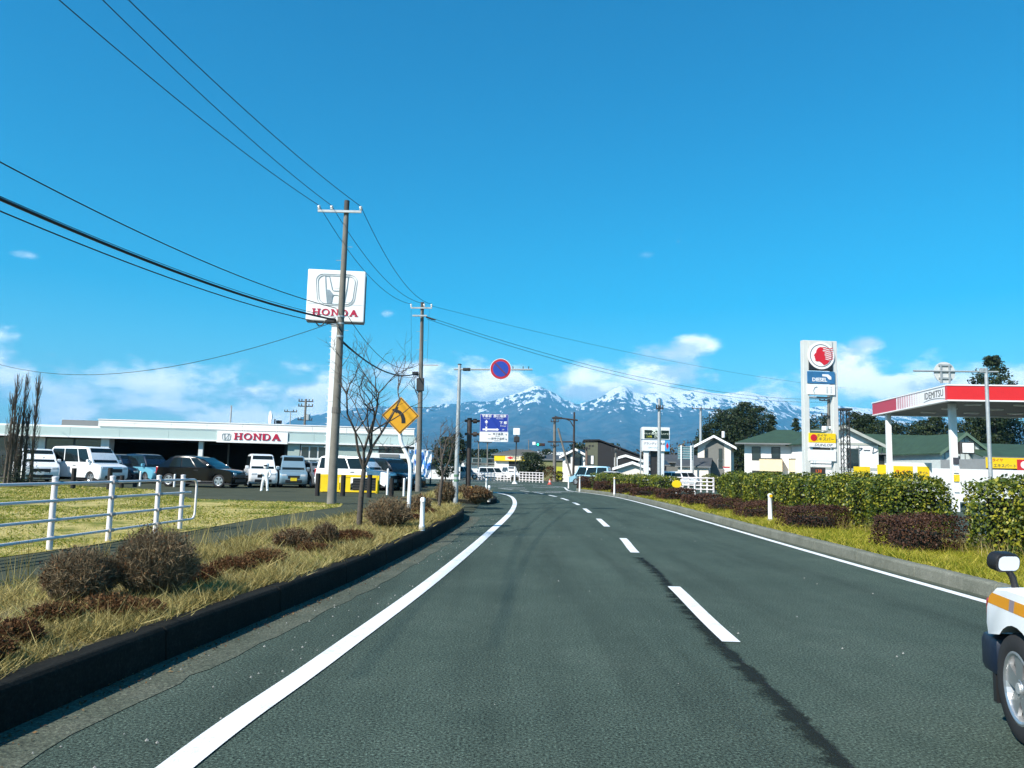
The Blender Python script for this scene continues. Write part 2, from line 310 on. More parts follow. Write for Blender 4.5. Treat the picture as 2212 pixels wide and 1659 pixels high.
# dark open joint that runs beside the centre dashes, ragged
J = [G(1385, 1205), G(1420, 1232), G(1446, 1262), G(1500, 1325), G(1560, 1390), G(1625, 1450), G(1700, 1520), G(1770, 1590), G(1850, 1670), G(2010, 1820)]
J = smooth_curve([(p.x, p.y) for p in reversed(J)], 26)
wl = [.010+.012*abs(math.sin(i*.41)*math.sin(i*.173+1))+random.uniform(0, .012) for i in range(len(J))]
wr = [.006+random.uniform(0, .010) for _ in J]
mj = MB(); n = len(J)
for side in (0,):
    A = [offset_line(J, -w_)[i] for i, w_ in enumerate(wl)]; B = [offset_line(J, w_)[i] for i, w_ in enumerate(wr)]
    strip(mj, A, B, .004)
mj.build('open_joint', tar, road)
# ravelled, darkened asphalt that spreads unevenly to the left of the joint
offs = [.10, .04, -.02, -.10, -.20, -.34, -.50]; dist = [1., .35, 0., .25, .5, .75, 1.]; ms = MB(); nj = len(J); dv = []
for o_, d_ in zip(offs, dist):
    ms.v += [(x, y, .0045) for x, y in offset_line(J, o_)]; dv += [d_]*nj
ms.f = [(k*nj+i, k*nj+i+1, (k+1)*nj+i+1, (k+1)*nj+i) for k in range(len(offs)-1) for i in range(nj-1)]
stm = bpy.data.materials.new('ravelled_asphalt'); stm.use_nodes = True; t = NT(stm.node_tree); pos = t.n('ShaderNodeNewGeometry').outputs['Position']; av = t.n('ShaderNodeAttribute', attribute_name='spread').outputs['Fac']
nn_ = t.math('ADD', t.math('MULTIPLY', t.noise(t.vm('MULTIPLY', pos, (2.2, 4.5, 1)).outputs[0], 1., 6, .7), .8), t.math('MULTIPLY', t.noise(pos, 42, 3, .7), .45))
fac = t.math('MULTIPLY', t.sstep(t.math('SUBTRACT', nn_, t.math('MULTIPLY', av, .55)), .40, .62), .85)
t.n('ShaderNodeOutputMaterial', {0: t.n('ShaderNodeMixShader', {0: fac, 1: t.n('ShaderNodeBsdfTransparent').outputs[0], 2: t.n('ShaderNodeBsdfPrincipled', {'Base Color': (.016, .021, .019, 1), 'Roughness': .9, 'Specular IOR Level': .1}).outputs[0]}).outputs[0]})
so_ = ms.build('ravelled_asphalt', stm, road); at_ = so_.data.attributes.new('spread', 'FLOAT', 'POINT'); at_.data.foreach_set('value', dv)
mp = MB()
for _ in range(260):    # loose grit on the shoulder and road
    y = random.uniform(3.5, 24); x = at_y(LEFT, y)-random.uniform(.1, 1.1) if random.random() < .8 else random.uniform(-1, 5.5); r = random.uniform(.004, .013)
    mp.add([(x-r, y, .001), (x, y-r, .001), (x+r, y, .001), (x, y+r, .001), (x, y, .001+r*1.1)], [(0, 1, 4), (1, 2, 4), (2, 3, 4), (3, 0, 4)])
tag(mp.build('loose_grit', M('grit', (.25, .25, .23), .9, .3, 30), road), kind='stuff')

# kerbs: stones laid end to end along the curve
def kerb_stone_mesh(L, h, wd, ch=.03):
    m_ = MB(); pf = [(0, -.05), (ch*.6, h-ch), (ch*1.6, h), (wd, h), (wd, -.05)]    # x: 0 = road side
    n = len(pf); m_.add([(x, 0, z) for x, z in pf]+[(x, L, z) for x, z in pf], [tuple(range(n)), tuple(range(2*n-1, n-1, -1))]+[(i, n+i, n+(i+1) % n, (i+1) % n) for i in range(n)])
    me = m_.mesh('kerb_stone'); bm = bmesh.new(); bm.from_mesh(me); bmesh.ops.recalc_face_normals(bm, faces=bm.faces); bmesh.ops.bevel(bm, geom=list(bm.edges), offset=.008, segments=1, affect='EDGES'); bm.to_mesh(me); bm.free(); return me
def kerb(name, pts, L, h, wd, mat, flip):
    root = bpy.data.objects.new(name, None); COL.objects.link(root); root['kind'] = 'structure'
    me = kerb_stone_mesh(L-.012, h, wd); me.materials.append(mat); d = arc(pts); s = 0
    while s+L <= d[-1]:
        a, b = along(pts, d, s), along(pts, d, s+L); o = link('kerb_stone', me, None, root)
        o.location = (a[0], a[1], random.uniform(-.004, .004)); ang = math.atan2(b[1]-a[1], b[0]-a[0])-math.pi/2
        o.rotation_euler = (0, 0, ang); o.scale = (-1 if flip else 1, 1, 1); s += L
    return root
KL = smooth_curve([(-2.86, -6), (-2.84, 1), (-2.74, 4.4), (-2.42, 6.9), (-1.98, 10.4), (-1.62, 15), (-1.4, 19), (-1.28, 22.2), (-1.38, 24), (-1.9, 26), (-3.4, 27.4)])
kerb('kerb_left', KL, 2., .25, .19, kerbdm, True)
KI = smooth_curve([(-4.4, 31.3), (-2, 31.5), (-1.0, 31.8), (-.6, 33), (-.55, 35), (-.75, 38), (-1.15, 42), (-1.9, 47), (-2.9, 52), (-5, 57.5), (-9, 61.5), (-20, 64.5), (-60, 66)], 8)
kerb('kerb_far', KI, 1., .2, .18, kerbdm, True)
KR = smooth_curve([(6.14, -8), (6.16, 2), (6.2, 9.6), (6.26, 15.5), (6.40, 23.7), (6.58, 33), (6.5, 43.4), (5.9, 49), (5.0, 53.5), (4.75, 55.3), (5.2, 57), (7, 57.8), (9.5, 57.6)], 10)
kerb('kerb_right', KR, 2., .19, .18, kerbm, False)
GL = [p for p in KL if p[1] < 24]; outer = offset_line(GL, .42); outer = [(x+random.uniform(-.03, .03), y) for x, y in outer]
structure(strip(MB(), GL, outer, .004).build('gutter', gutterm))
GR = [p for p in KR if p[1] < 50]
structure(strip(MB(), offset_line(GR, -.13), GR, .004).build('gutter', gutterm))
# raised land left of the road
kb = offset_line(KL, -.19)
plate = [(-80, -14), (kb[0][0], -14)]+kb+[(-3.6, 31.3)]+offset_line(KI, -.1)[::2]+[(-80, 66)]
structure(MB().slab(plate, -.02, .15).build('sidewalk', oldasph))
structure(MB().add([(-3.5, 27.3, .155), (-3.5, 31.4, .155), (-1.2, 31.4, .006), (-1.2, 25.6, .006), (-1.9, 26.2, .05)], [(0, 4, 3, 2, 1)]).build('driveway_apron', oldasph))
VB = smooth_curve([(-5.3, -6), (-5.1, 3), (-4.95, 7.6), (-4.6, 12.5), (-4.3, 18), (-3.9, 23), (-3.5, 27)])
vf = [p for p in kb if p[1] < 26.6]
ctr = [((a[0]+at_y(VB, a[1]))/2, a[1]) for a in vf]; bk = [(at_y(VB, a[1]), a[1]) for a in vf]
mv = MB(); n = len(vf)
mv.add([(p[0], p[1], .235) for p in vf]+[(p[0], p[1], .29) for p in ctr]+[(p[0], p[1], .156) for p in bk], [(i, n+i, n+i+1, i+1) for i in range(n-1)]+[(n+i, 2*n+i, 2*n+i+1, n+i+1) for i in range(n-1)])
structure(mv.build('verge', soilm, smooth=True))
structure(MB().slab(offset_line([p for p in KI if p[1] < 46], -.18)+[(-3.0, 46), (-4.2, 40), (-4.4, 33)], .1, .21).build('verge', soilm))
lawn = [tuple(G(x, y, .15)[:2]) for x, y in ((-160, 1228), (0, 1205), (100, 1192), (250, 1171), (400, 1150), (560, 1120), (680, 1103), (735, 1095), (741, 1089), (700, 1086.5), (600, 1084), (420, 1078), (352, 1068), (330, 1058), (150, 1049), (0, 1042))]+[(-50, 46), (-50, 6)]
structure(MB().sheet(lawn, .158).build('lawn', lawnm))
# raised strip right of the road
krb = offset_line(KR, .18)
vr = [p for p in krb]+[(9.6, 50), (10.8, 40), (11.6, 30), (11.6, -10), (6.4, -10)]
structure(MB().slab(vr, -.02, .17).build('verge', soilm))

# ---------------------------------------------------------------- mountains
def vnoise(x, y, seed):
    xi = np.floor(x).astype(np.int64); yi = np.floor(y).astype(np.int64); xf = x-xi; yf = y-yi
    def h(a, b):
        q = (a*374761393+b*668265263+seed*974711) & 0x7fffffff; q = ((q ^ (q >> 13))*1274126177) & 0x7fffffff; return ((q ^ (q >> 16)) & 0xffff)/65535.
    u = xf*xf*(3-2*xf); v = yf*yf*(3-2*yf)
    return (h(xi, yi)*(1-u)+h(xi+1, yi)*u)*(1-v)+(h(xi, yi+1)*(1-u)+h(xi+1, yi+1)*u)*v
def ridged(x, y, seed, oct=5):
    s = 0; a = 1.; t = 0
    for k in range(oct): s = s+a*(1-np.abs(2*vnoise(x, y, seed+k)-1)); t += a; a *= .52; x = x*2.03+17; y = y*2.03+5
    return s/t
prof = [(-300, 985), (300, 980), (560, 940), (640, 905), (700, 893), (760, 884), (850, 880), (930, 878), (1000, 872), (1060, 868), (1110, 858), (1140, 846), (1152, 839), (1163, 837), (1176, 842), (1195, 851), (1225, 866), (1250, 874), (1275, 868), (1300, 858), (1325, 845), (1340, 838), (1352, 839), (1368, 850), (1395, 855), (1425, 846), (1445, 851), (1480, 847), (1505, 845), (1540, 852), (1580, 851), (1610, 849), (1650, 853), (1685, 860), (1715, 876), (1745, 880), (1800, 872), (1850, 883), (1900, 892), (1980, 900), (2100, 912), (2300, 930), (2700, 985)]
pa, ph = [], []
for x, y in prof: q = P(x, y, 14000.); pa.append(q.x/q.y); ph.append(max(q.z, 10))
NX, NY = 820, 300
aa = np.linspace(-1.05, 1.05, NX); yy = np.concatenate([np.linspace(5200, 14000, NY-40), np.linspace(14050, 17500, 40)])
A_, Y_ = np.meshgrid(aa, yy); X_ = A_*Y_
hp = np.interp(A_, pa, ph); s_ = np.clip((Y_-5200)/(14000-5200), 0, 1)
warp = 500*vnoise(X_/2200, Y_/2200, 3)
g1 = ridged((X_+warp)/1500, Y_/3600+.3, 21, 6); g2 = ridged(X_/520, Y_/900, 5, 4)
H_ = hp*np.power(s_, 1.75)*(.90+.10*s_)+(g1-.62)*1150*s_*(1.10-s_)*np.clip(hp/800, 0, 1)+(g2-.6)*260*s_*np.clip(1.15-s_, .22, 1)*np.clip(hp/800, 0, 1)
foot = 95*np.exp(-((s_-.16)/.09)**2)*(.4+vnoise(X_/1300, Y_/1300, 9))+170*np.exp(-((s_-.42)/.12)**2)*vnoise(X_/1900+4, Y_/2500, 31)
H_ = H_+(ridged(X_/330, Y_/420, 41, 4)-.6)*170*s_**2*np.clip(hp/900, 0, 1)*np.clip(1.12-s_, .35, 1)
H_ = np.where(Y_ > 14000, hp*np.clip(1-(Y_-14000)/5000, 0, 1), H_+foot*np.clip(hp/600, .2, 1)); H_ = np.maximum(H_, -8)+0
H_[0, :] = -20
V = np.stack([X_, Y_, H_], 2).reshape(-1, 3); ii = (np.arange(NY-1)[:, None]*NX+np.arange(NX-1)[None, :]).ravel()
me = npmesh('mountains', V, np.stack([ii, ii+1, ii+NX+1, ii+NX], 1)); me.shade_smooth()
mt = bpy.data.materials.new('mountain_forest_and_snow'); mt.use_nodes = True; t = NT(mt.node_tree); geo = t.n('ShaderNodeNewGeometry'); pos = geo.outputs['Position']
sep = t.n('ShaderNodeSeparateXYZ', {0: pos}); nsep = t.n('ShaderNodeSeparateXYZ', {0: geo.outputs['Normal']})
streak = t.noise(t.vm('MULTIPLY', pos, (1/95., 1/420., 1/170.)).outputs[0], 1., 7, .62); bigp = t.noise(t.vm('MULTIPLY', pos, (1/1500., 1/1500., 1/1500.)).outputs[0], 1., 4, .6)
hh = t.n('ShaderNodeMapRange', {0: sep.outputs[2], 1: 560., 2: 1500., 3: -.50, 4: .20}).outputs[0]
east = t.n('ShaderNodeMapRange', {0: sep.outputs[0], 1: 2200., 2: 3600., 3: 0., 4: .16}, interpolation_type='SMOOTHSTEP').outputs[0]
sn = t.math('ADD', t.math('ADD', t.math('ADD', hh, east), t.math('MULTIPLY', t.math('SUBTRACT', streak, .5), 2.1)), t.math('MULTIPLY', t.math('SUBTRACT', bigp, .5), .55))
sn = t.math('ADD', sn, t.math('MULTIPLY', t.math('SUBTRACT', nsep.outputs[2], .9), .8))
snow = t.sstep(sn, .015, .075)
forest = t.ramp(t.noise(t.vm('MULTIPLY', pos, (1/260., 1/260., 1/260.)).outputs[0], 1., 6, .65), [(.3, (.006, .009, .012)), (.46, (.018, .022, .026)), (.58, (.06, .058, .056)), (.75, (.11, .10, .095))])  # haze blue and relief shading are put into the forest colour
t.n('ShaderNodeOutputMaterial', {0: t.n('ShaderNodeBsdfPrincipled', {'Base Color': t.mix(snow, forest, (.86, .87, .9)), 'Roughness': .9, 'Specular IOR Level': .1}).outputs[0]})
structure(link('mountains', me, mt))
# the air between
hz = bpy.data.materials.new('haze_air'); hz.use_nodes = True; t = NT(hz.node_tree); out = t.n('ShaderNodeOutputMaterial')
pv = t.n('ShaderNodeVolumePrincipled', {'Color': (.16, .60, 1., 1), 'Density': 8.2e-5, 'Anisotropy': 0.}); t.t.links.new(pv.outputs[0], out.inputs['Volume'])
tag(MB().box(-24500, 24500, -8500, 19500, -30, 1640).build('haze', hz), kind='stuff')
# ================================================================ street furniture on the left
def arm_z(o, a, b, r, mat, name, n=8): return MB().cyl(a, b, r, n=n).build(name, mat, o, smooth=False)
def lean(o, base, top):
    """tilt an upright thing so that its axis runs from base towards top"""
    d = Vector(top)-Vector(base); o.rotation_euler = Vector((0, 0, 1)).rotation_difference(d.normalized()).to_euler(); return d.length
def catenary(a, b, sag, n=20):
    a, b = Vector(a), Vector(b); return [a+(b-a)*(i/n)-Vector((0, 0, 4*sag*(i/n)*(1-i/n))) for i in range(n+1)]
def wire(name, label, a, b, sag, r=.012, n=22, group='overhead wires'):
    o = MB().tube(catenary(a, b, sag, n), r, 5).build(name, wire_m, smooth=True); return tag(o, label, 'wire', group)
# --- big concrete pole
pb = G(716, 1089, .15); ptop = P(749.5, 435, pb.y+.15)
poleA = thing('utility_pole', 'tall weathered concrete utility pole in front of the tower sign', 'pole', pb, 0, 'utility poles')
hA = lean(poleA, pb, ptop)
MB().cyl((0, 0, -.2), (0, 0, hA), .165, .085, 16).build('pole_shaft', conc, poleA, smooth=True)
MB().cyl((0, 0, hA-.35), (0, 0, hA+.02), .092, .092, 14).build('pole_cap', M('cap_dark', (.06, .055, .05), .8), poleA)
zc = hA-.42
MB().box(-.98, .56, -.16, -.09, zc-.04, zc+.04).build('crossarm', galv, poleA)
porcelain = M('porcelain', (.75, .75, .73), .25, .05)
INS_A = [(-.95, zc), (-.50, zc), (.53, zc)]
for x, z in INS_A: MB().lathe([(.0, z+.04), (.03, z+.05), (.055, z+.08), (.03, z+.11), (.06, z+.14), (.045, z+.2), (0, z+.22)], 12, 'z', (x, -.125, 0)).build('insulator', porcelain, poleA, smooth=True)
for i in range(13):
    z = 3.0+i*.5; MB().cyl((-.28 if i % 2 else .0, 0, z), (.0 if i % 2 else .28, 0, z), .009, n=5).build('step_bolt', galv, poleA)
for z in (6.45, 6.2, 5.75): MB().lathe([(.122, z), (.13, z), (.13, z+.06), (.122, z+.06)], 14, 'z').build('steel_band', galv, poleA)
MB().lathe([(.145, 3.1), (.158, 3.1), (.156, 3.3), (.145, 3.3)], 14, 'z').build('steel_band', M('band_dark', (.12, .11, .1), .7), poleA)
MB().box(-.48, -.18, -.09, .07, 6.25, 6.42).build('cable_closure', black, poleA, bevel=.03)
MB().tube([(-.5, -.02, 6.36), (-.62, -.02, 6.18), (-.74, -.05, 6.12), (-.9, -.1, 6.3)], .024, 6).build('cable_loop', wire_m, poleA, smooth=True)
MB().tube([(-.18, -.02, 6.34), (-.1, -.05, 6.12), (-.02, -.15, 6.05), (.1, -.18, 5.9)], .022, 6).build('cable_loop', wire_m, poleA, smooth=True)
bpy.context.view_layer.update()
def wA(x, y, z): return poleA.matrix_world @ Vector((x, y, z))
# --- second pole, further on
pbB = P(903, 1066, 41.5); pbB.z = .15; ptB = P(912.5, 654, 41.6)
poleB = thing('utility_pole', 'far concrete utility pole with two crossarms behind the yellow bend sign', 'pole', pbB, 0, 'utility poles')
hB = lean(poleB, pbB, ptB)
MB().cyl((0, 0, -.2), (0, 0, hB), .17, .09, 14).build('pole_shaft', conc, poleB, smooth=True)
MB().cyl((0, 0, hB-.4), (0, 0, hB+.02), .098, n=12).build('pole_cap', M('cap_dark', (.06, .055, .05)), poleB)
MB().box(-.62, .55, -.16, -.1, hB-.36, hB-.28).build('crossarm', galv, poleB)
MB().box(-.5, .3, -.3, -.2, hB-.82, hB-.74).build('crossarm', galv, poleB)
INS_B = [(-.6, hB-.3), (.12, hB-.28), (.52, hB-.3)]
for x, z in INS_B: MB().lathe([(0, z), (.05, z+.05), (.03, z+.1), (.06, z+.13), (.04, z+.2), (0, z+.22)], 10, 'z', (x, -.13, 0)).build('insulator', porcelain, poleB, smooth=True)
for k in range(3): MB().cyl((.25+.13*k, -.2, hB-.84-.05*k), (.5+.13*k, -.25, hB-.92-.04*k), .045, n=8).build('strain_insulator', wire_m, poleB)
for i in range(12): z = 3.2+i*.5; MB().cyl((-.28 if i % 2 else .0, 0, z), (.0 if i % 2 else .28, 0, z), .01, n=4).build('step_bolt', galv, poleB)
for k, (x, zz) in enumerate(((-.6, 3.4), (-.0, 3.2), (.4, 3.3))): MB().cyl((x, -.12, hB-.4), (x*.85, -.1, hB-zz), .008, n=4).build('drop_wire', wire_m, poleB)
MB().box(-.45, -.12, -.2, -.02, hB-4.05, hB-3.85).build('cable_closure', black, poleB, bevel=.03)
MB().box(-.2, .2, -.2, .0, hB-4.9, hB-4.2).build('junction_box', darkm, poleB, bevel=.02)
for k in range(3): MB().tube([(-.1-.1*k, -.1, hB-4.0), (-.35-.14*k, -.15, hB-4.3-.1*k), (-.3, -.12, hB-4.8), (-.05, -.1, hB-5.0-.2*k)], .018, 5).build('cable_loop', wire_m, poleB, smooth=True)
MB().box(.1, .95, -.03, .03, hB-3.5, hB-3.44).build('side_arm', galv, poleB)
bpy.context.view_layer.update()
def wB(x, y, z): return poleB.matrix_world @ Vector((x, y, z))
# --- wires: overhead, from a pole behind the viewer, along the road
prevs = [P(128, 0, 12.6), P(222, 0, 13.4), P(278, 0, 12.9)]
for k, ((x, z), q) in enumerate(zip(INS_A, prevs)):
    a = wA(x, -.125, z+.2); S_ = .75; b = a+(Vector(q)-a)*2.1; t_ = 1/2.1; b.z = a.z+(q.z-a.z+4*S_*t_*(1-t_))/t_
    wire('power_line', ['left', 'middle', 'right'][k]+' of three thin power lines running overhead to the top of the near concrete pole', a, b, S_, .011, 40)
    xb, zb = INS_B[k]; wire('power_line', ['left', 'middle', 'right'][k]+' of three thin power lines between the tops of the two concrete poles', a, wB(xb, -.13, zb+.2), .75, .011)
for (lbl, xx, y0, Y0, za, sag, r) in (('thin cable highest of the lower bundle crossing the sky at far left', 0, 350, 13.5, 6.75, 1.35, .014), ('thick black cable bundle sagging across the sky to the cable box on the near pole', 0, 430, 12.8, 6.33, 1.15, .034), ('lowest thin cable under the thick bundle at far left', 0, 456, 12.8, 6.15, 1.15, .014)):
    a = wA(-.15, -.12, za); q = P(xx, y0, Y0); b = a+(q-a)*2.2; t_ = 1/2.2; S_ = sag; b.z = a.z+(q.z-a.z+4*S_*t_*(1-t_))/t_
    wire('telephone_cable', lbl, a, b, S_, r, 40)
a = wA(-.15, -.12, 6.42); q = P(0, 424, 12.8); b = a+(q-a)*2.2; S_ = 1.15; b.z = a.z+(q.z-a.z+4*S_*t_*(1-t_))/t_
wire('lashing_wire', 'thin lashed wire running just above the thick black cable bundle', a, b, S_, .008, 40)
wire('telephone_cable', 'faint thin cable sagging from the near pole to far left above the showroom roof', wA(-.2, .0, 6.3), P(-60, 768, 46), 1.5, .012)
wire('telephone_cable', 'thick black cable sagging from near pole to far pole past the bare tree', wA(0, -.15, 5.7), wB(-.2, -.1, hB-3.95), .55, .032)
wire('telephone_cable', 'thin cable beside the thick cable between the two concrete poles', wA(.1, -.15, 5.55), wB(-.1, -.1, hB-4.1), .45, .012)
wire('telephone_cable', 'thin slack cable from tower sign height down to the side arm of the far pole', wA(.12, -.1, 6.7), wB(-.1, -.1, hB-3.45), .9, .012)
EP = P(1787, 862, 74.); EP2 = Vector(EP)
wire('power_line', 'upper long power line crossing the sky from far pole to the service station', wB(.4, -.2, hB-.85), P(1800, 862, 74), 1.3, .013, 40)
wire('power_line', 'lower long power line crossing the sky from far pole to the service station', wB(.3, -.2, hB-.95), P(1795, 868, 74), 1.35, .013, 40)
wire('power_line', 'faintest and topmost long power line crossing the sky from the far pole', wB(.5, -.13, hB-.2), P(1830, 838, 78), .6, .009, 40)
# --- tower sign of the car showroom
td = 39.5; tb = P(713, 1062, td); tb.z = .15
tower = thing('tower_sign', 'white square car-dealer sign with chrome emblem on a tall white column', 'sign', tb, math.radians(6))
def TL(x, y): k, z = FH(x, y, (tb.x, tb.y-.4), math.radians(6)); return k, z-tb.z
(x0, zt), (x1, zb_) = TL(664, 580), TL(784, 697)
MB().box(x0, x1, -.4, .15, zb_, zt).build('sign_box', M('sign_face_white', (.82, .82, .81), .35, .02), tower, bevel=.06)
MB().box(x1-.02, x1+.012, -.36, .12, zb_+.04, zt-.25).build('side_shade_strip', darkm, tower)  # dark strip stands in for shade on the box's right side
MB().box(x0+.04, x1-.02, -.38, .13, zb_-.03, zb_+.01).build('bottom_shade_strip', darkm, tower)  # dark strip stands in for shade under the box
c0, _ = TL(709.5, 800); c1, _ = TL(733, 800)
MB().box(c0, c1, -.3, .15, -.2, zb_-.02).build('column', white, tower, bevel=.02)
MB().box(c0-.02, c1+.02, -.32, .17, zb_-.25, zb_-.04).build('collar', galv, tower)
for i in range(22): MB().box(c0-.11, c0+.02, -.1, -.08, 2.2+i*.3, 2.22+i*.3).build('ladder_rung', white, tower)
cxm = (x0+x1)/2; Wd = x1-x0; ys = -.405
hw = slab_width('HONDA', .26); fsc = .79*Wd/ (hw/.26); slab_text('HONDA', fsc, M('crimson_letters', (.45, .012, .05), .4, .02), tower, cxm-.79*Wd/2, ys, zb_+.10*Wd)
chrome = M('emblem_grey', (.38, .40, .40), .3, .25, 3., metal=.4); lightgr = M('emblem_fill', (.80, .82, .81), .3, .04)
def rrect(cx, cz, w_, h_, taper, n=7, rad=.24):
    pts = []
    for (sx, sz, a0) in ((1, 1, 0), (-1, 1, 90), (-1, -1, 180), (1, -1, 270)):
        for i in range(n+1):
            a = math.radians(a0+90*i/n); r = rad*min(w_, h_)
            x = sx*(w_/2-r)+r*math.cos(a); z = sz*(h_/2-r)+r*math.sin(a); pts.append((cx+x*(1+taper*z/h_), cz+z))
    return pts
def ring(m_, A, B, y0, y1):
    n = len(A)
    for i in range(n): j = (i+1) % n; m_.prism([A[i], A[j], B[j], B[i]], y0, y1)
def emblem(parent, cx, cz, S, y):
    m_ = MB()
    for g, tk in ((1., .006), (.91, .010)): ring(m_, rrect(cx, cz, S*g, S*.82*g, .16), rrect(cx, cz, S*(g-2*tk), S*(.82*g-2*tk), .16), y-.02, y)
    m_.build('emblem_frame', chrome, parent)
    hp_ = [(-.30, .36), (-.20, .36), (-.11, .0), (-.07, -.03), (.07, -.03), (.11, .0), (.20, .36), (.30, .36), (.27, .0), (.22, -.36), (.12, -.36), (.10, -.2), (.05, -.14), (-.05, -.14), (-.10, -.2), (-.12, -.36), (-.22, -.36), (-.27, .0)]
    mo = MB(); inn = [(cx+(a-.018*(1 if a>0 else -1)*(1 if abs(a)>.08 else 0))*S, cz+(b-.012*(1 if b>0 else -1))*S) for a, b in hp_]; out_ = [(cx+a*S, cz+b*S) for a, b in hp_]
    ring(mo, out_, inn, y-.022, y); mo.build('emblem_outline', chrome, parent)
    MB().prism([(cx-.26*S, cz+.0*S), (cx-.17*S, cz+.0*S), (cx-.07*S, cz-.12*S), (cx-.10*S, cz-.2*S), (cx-.125*S, cz-.345*S), (cx-.215*S, cz-.345*S)], y-.016, y).build('emblem_shading', chrome, parent)
emblem(tower, cxm, zb_+.56*Wd, .68*Wd, ys)
MB().box(x0+.05, x1-.1, ys-.006, ys+.01, zb_+.305*Wd, zb_+.311*Wd).build('panel_joint', M('joint_grey', (.55, .56, .56), .5), tower)

# --- yellow bend warning sign on its S-shaped post
sb = G(882, 1128, .2); Ys = sb.y
signp = thing('bend_warning_sign', 'yellow diamond left-bend warning sign on a kinked white post', 'sign', sb, 0)
pts = [(0, 0, -.2)]+[tuple(P(x, y, Ys)-sb) for x, y in ((883, 1090), (886, 1040), (887, 1008), (883, 990), (874, 972), (867, 958), (864.5, 945), (864.5, 900))]
pts = [pts[0]]+[tuple(Vector(q)) for q in pts[1:]]
sm = []
for a, b in zip(pts, pts[1:]):
    for k in range(4): sm.append(Vector(a).lerp(Vector(b), k/4))
for _ in range(3): sm = [sm[0]]+[(sm[i-1]+sm[i]*2+sm[i+1])/4 for i in range(1, len(sm)-1)]+[sm[-1]]
MB().tube(sm, .047, 12).build('post', white, signp, smooth=True)
MB().cyl((-.01, 0, .0), (.0, 0, .42), .05, n=12).build('scuffed_foot', M('scuffed_white', (.42, .40, .36), .8, .5, 14), signp)
sc_ = P(866, 898, Ys)-sb; hd = 39.5*Ys/F*1.02
def diamond(r): return [(sc_.x+r, sc_.z), (sc_.x, sc_.z+r), (sc_.x-r, sc_.z), (sc_.x, sc_.z-r)]
MB().prism(diamond(hd), -.075, -.055).build('plate', M('sign_yellow', (.62, .30, .004), .55, .1, 5), signp)
mb = MB(); ring(mb, diamond(hd*.95), diamond(hd*.89), -.079, -.074); mb.build('border', black, signp)
arcp = [(.13+.0, -.30), (.12, -.13), (.06, .03), (-.04, .13), (-.16, .19)]
ma = MB(); sw = [.075, .075, .07, .065, .055]
Lp = offset_line(arcp, -1.); 
tw = [(arcp[min(i+1, 4)][0]-arcp[max(i-1, 0)][0], arcp[min(i+1, 4)][1]-arcp[max(i-1, 0)][1]) for i in range(5)]
lo = [(x-sw[i]*t_[1]/math.hypot(*t_), z+sw[i]*t_[0]/math.hypot(*t_)) for i, ((x, z), t_) in enumerate(zip(arcp, tw))]; ro = [(x+sw[i]*t_[1]/math.hypot(*t_), z-sw[i]*t_[0]/math.hypot(*t_)) for i, ((x, z), t_) in enumerate(zip(arcp, tw))]
sd = hd*1.35
for i in range(4): ma.prism([(sc_.x+p[0]*sd, sc_.z+p[1]*sd) for p in (lo[i], lo[i+1], ro[i+1], ro[i])], -.082, -.075)
ma.prism([(sc_.x+p[0]*sd, sc_.z+p[1]*sd) for p in ((-.36, .22), (-.10, .34), (-.14, .20), (-.15, .08))], -.083, -.075); ma.build('arrow', black, signp)
# --- no-parking sign on an overhead arm
nb = G(984, 1092, .15); ny = 27.; nb = Vector((P(984, 1090, ny).x, ny, .15)); ntop = P(993, 788, ny)
mast = thing('sign_mast', 'galvanised mast with an overhead arm carrying the round blue no-parking sign', 'sign', nb)
hN = lean(mast, nb, ntop); bpy.context.view_layer.update(); inv = mast.matrix_world.inverted()
MB().cyl((0, 0, -.1), (0, 0, hN), .085, .06, 14).build('mast_shaft', galv, mast, smooth=True)
MB().cyl((0, 0, hN), (0, 0, hN+.03), .07, n=12).build('mast_cap', darkm, mast)
for z in (1.02, .85): MB().lathe([(.083, z), (.09, z), (.09, z+.08), (.083, z+.08)], 14, 'z').build('mast_band', M('band_green', (.10, .2, .12), .6), mast)
a0 = inv @ P(981, 798, ny); a1 = inv @ P(1150, 798.5, ny); a1.y = a0.y = -.02
MB().cyl(a0, a1, .032, n=10).build('arm', galv, mast, smooth=True)
MB().cyl(inv @ P(1000, 798, ny), inv @ P(1016, 798, ny), .06, n=10).build('arm_clamp', darkm, mast)
for u in (1108, 1130, 1142): q = inv @ P(u, 797, ny); MB().box(q.x-.015, q.x+.015, q.y-.03, q.y+.03, q.z-.02, q.z+.09).build('arm_bracket', darkm, mast)
def disc(m_, c, r, y0, y1, n=40): m_.prism([(c.x+r*math.cos(2*math.pi*i/n), c.z+r*math.sin(2*math.pi*i/n)) for i in range(n)], c.y+y0, c.y+y1)
def no_parking(parent, c, R, front=True):
    m_ = MB(); disc(m_, c, R, -.055, -.035); m_.build('sign_plate', M('sign_white', (.75, .75, .75), .5, .03), parent)
    if front:
        m_ = MB(); disc(m_, c, R*.955, -.060, -.05); m_.build('red_ring', M('sign_red', (.42, .012, .03), .5, .05), parent)
        m_ = MB(); disc(m_, c, R*.74, -.065, -.055); m_.build('blue_field', M('sign_blue', (.01, .05, .34), .5, .05), parent)
        d = R*.76/math.sqrt(2); t_ = R*.055; m_ = MB(); m_.prism([(c.x-d-t_, c.z+d-t_), (c.x-d+t_, c.z+d+t_), (c.x+d+t_, c.z-d+t_), (c.x+d-t_, c.z-d-t_)], c.y-.07, c.y-.06); m_.build('slash', M('sign_dark_red', (.10, .03, .10), .5, .3, 30), parent)
no_parking(mast, inv @ P(1081.5, 797.5, ny), 23.*ny/F)
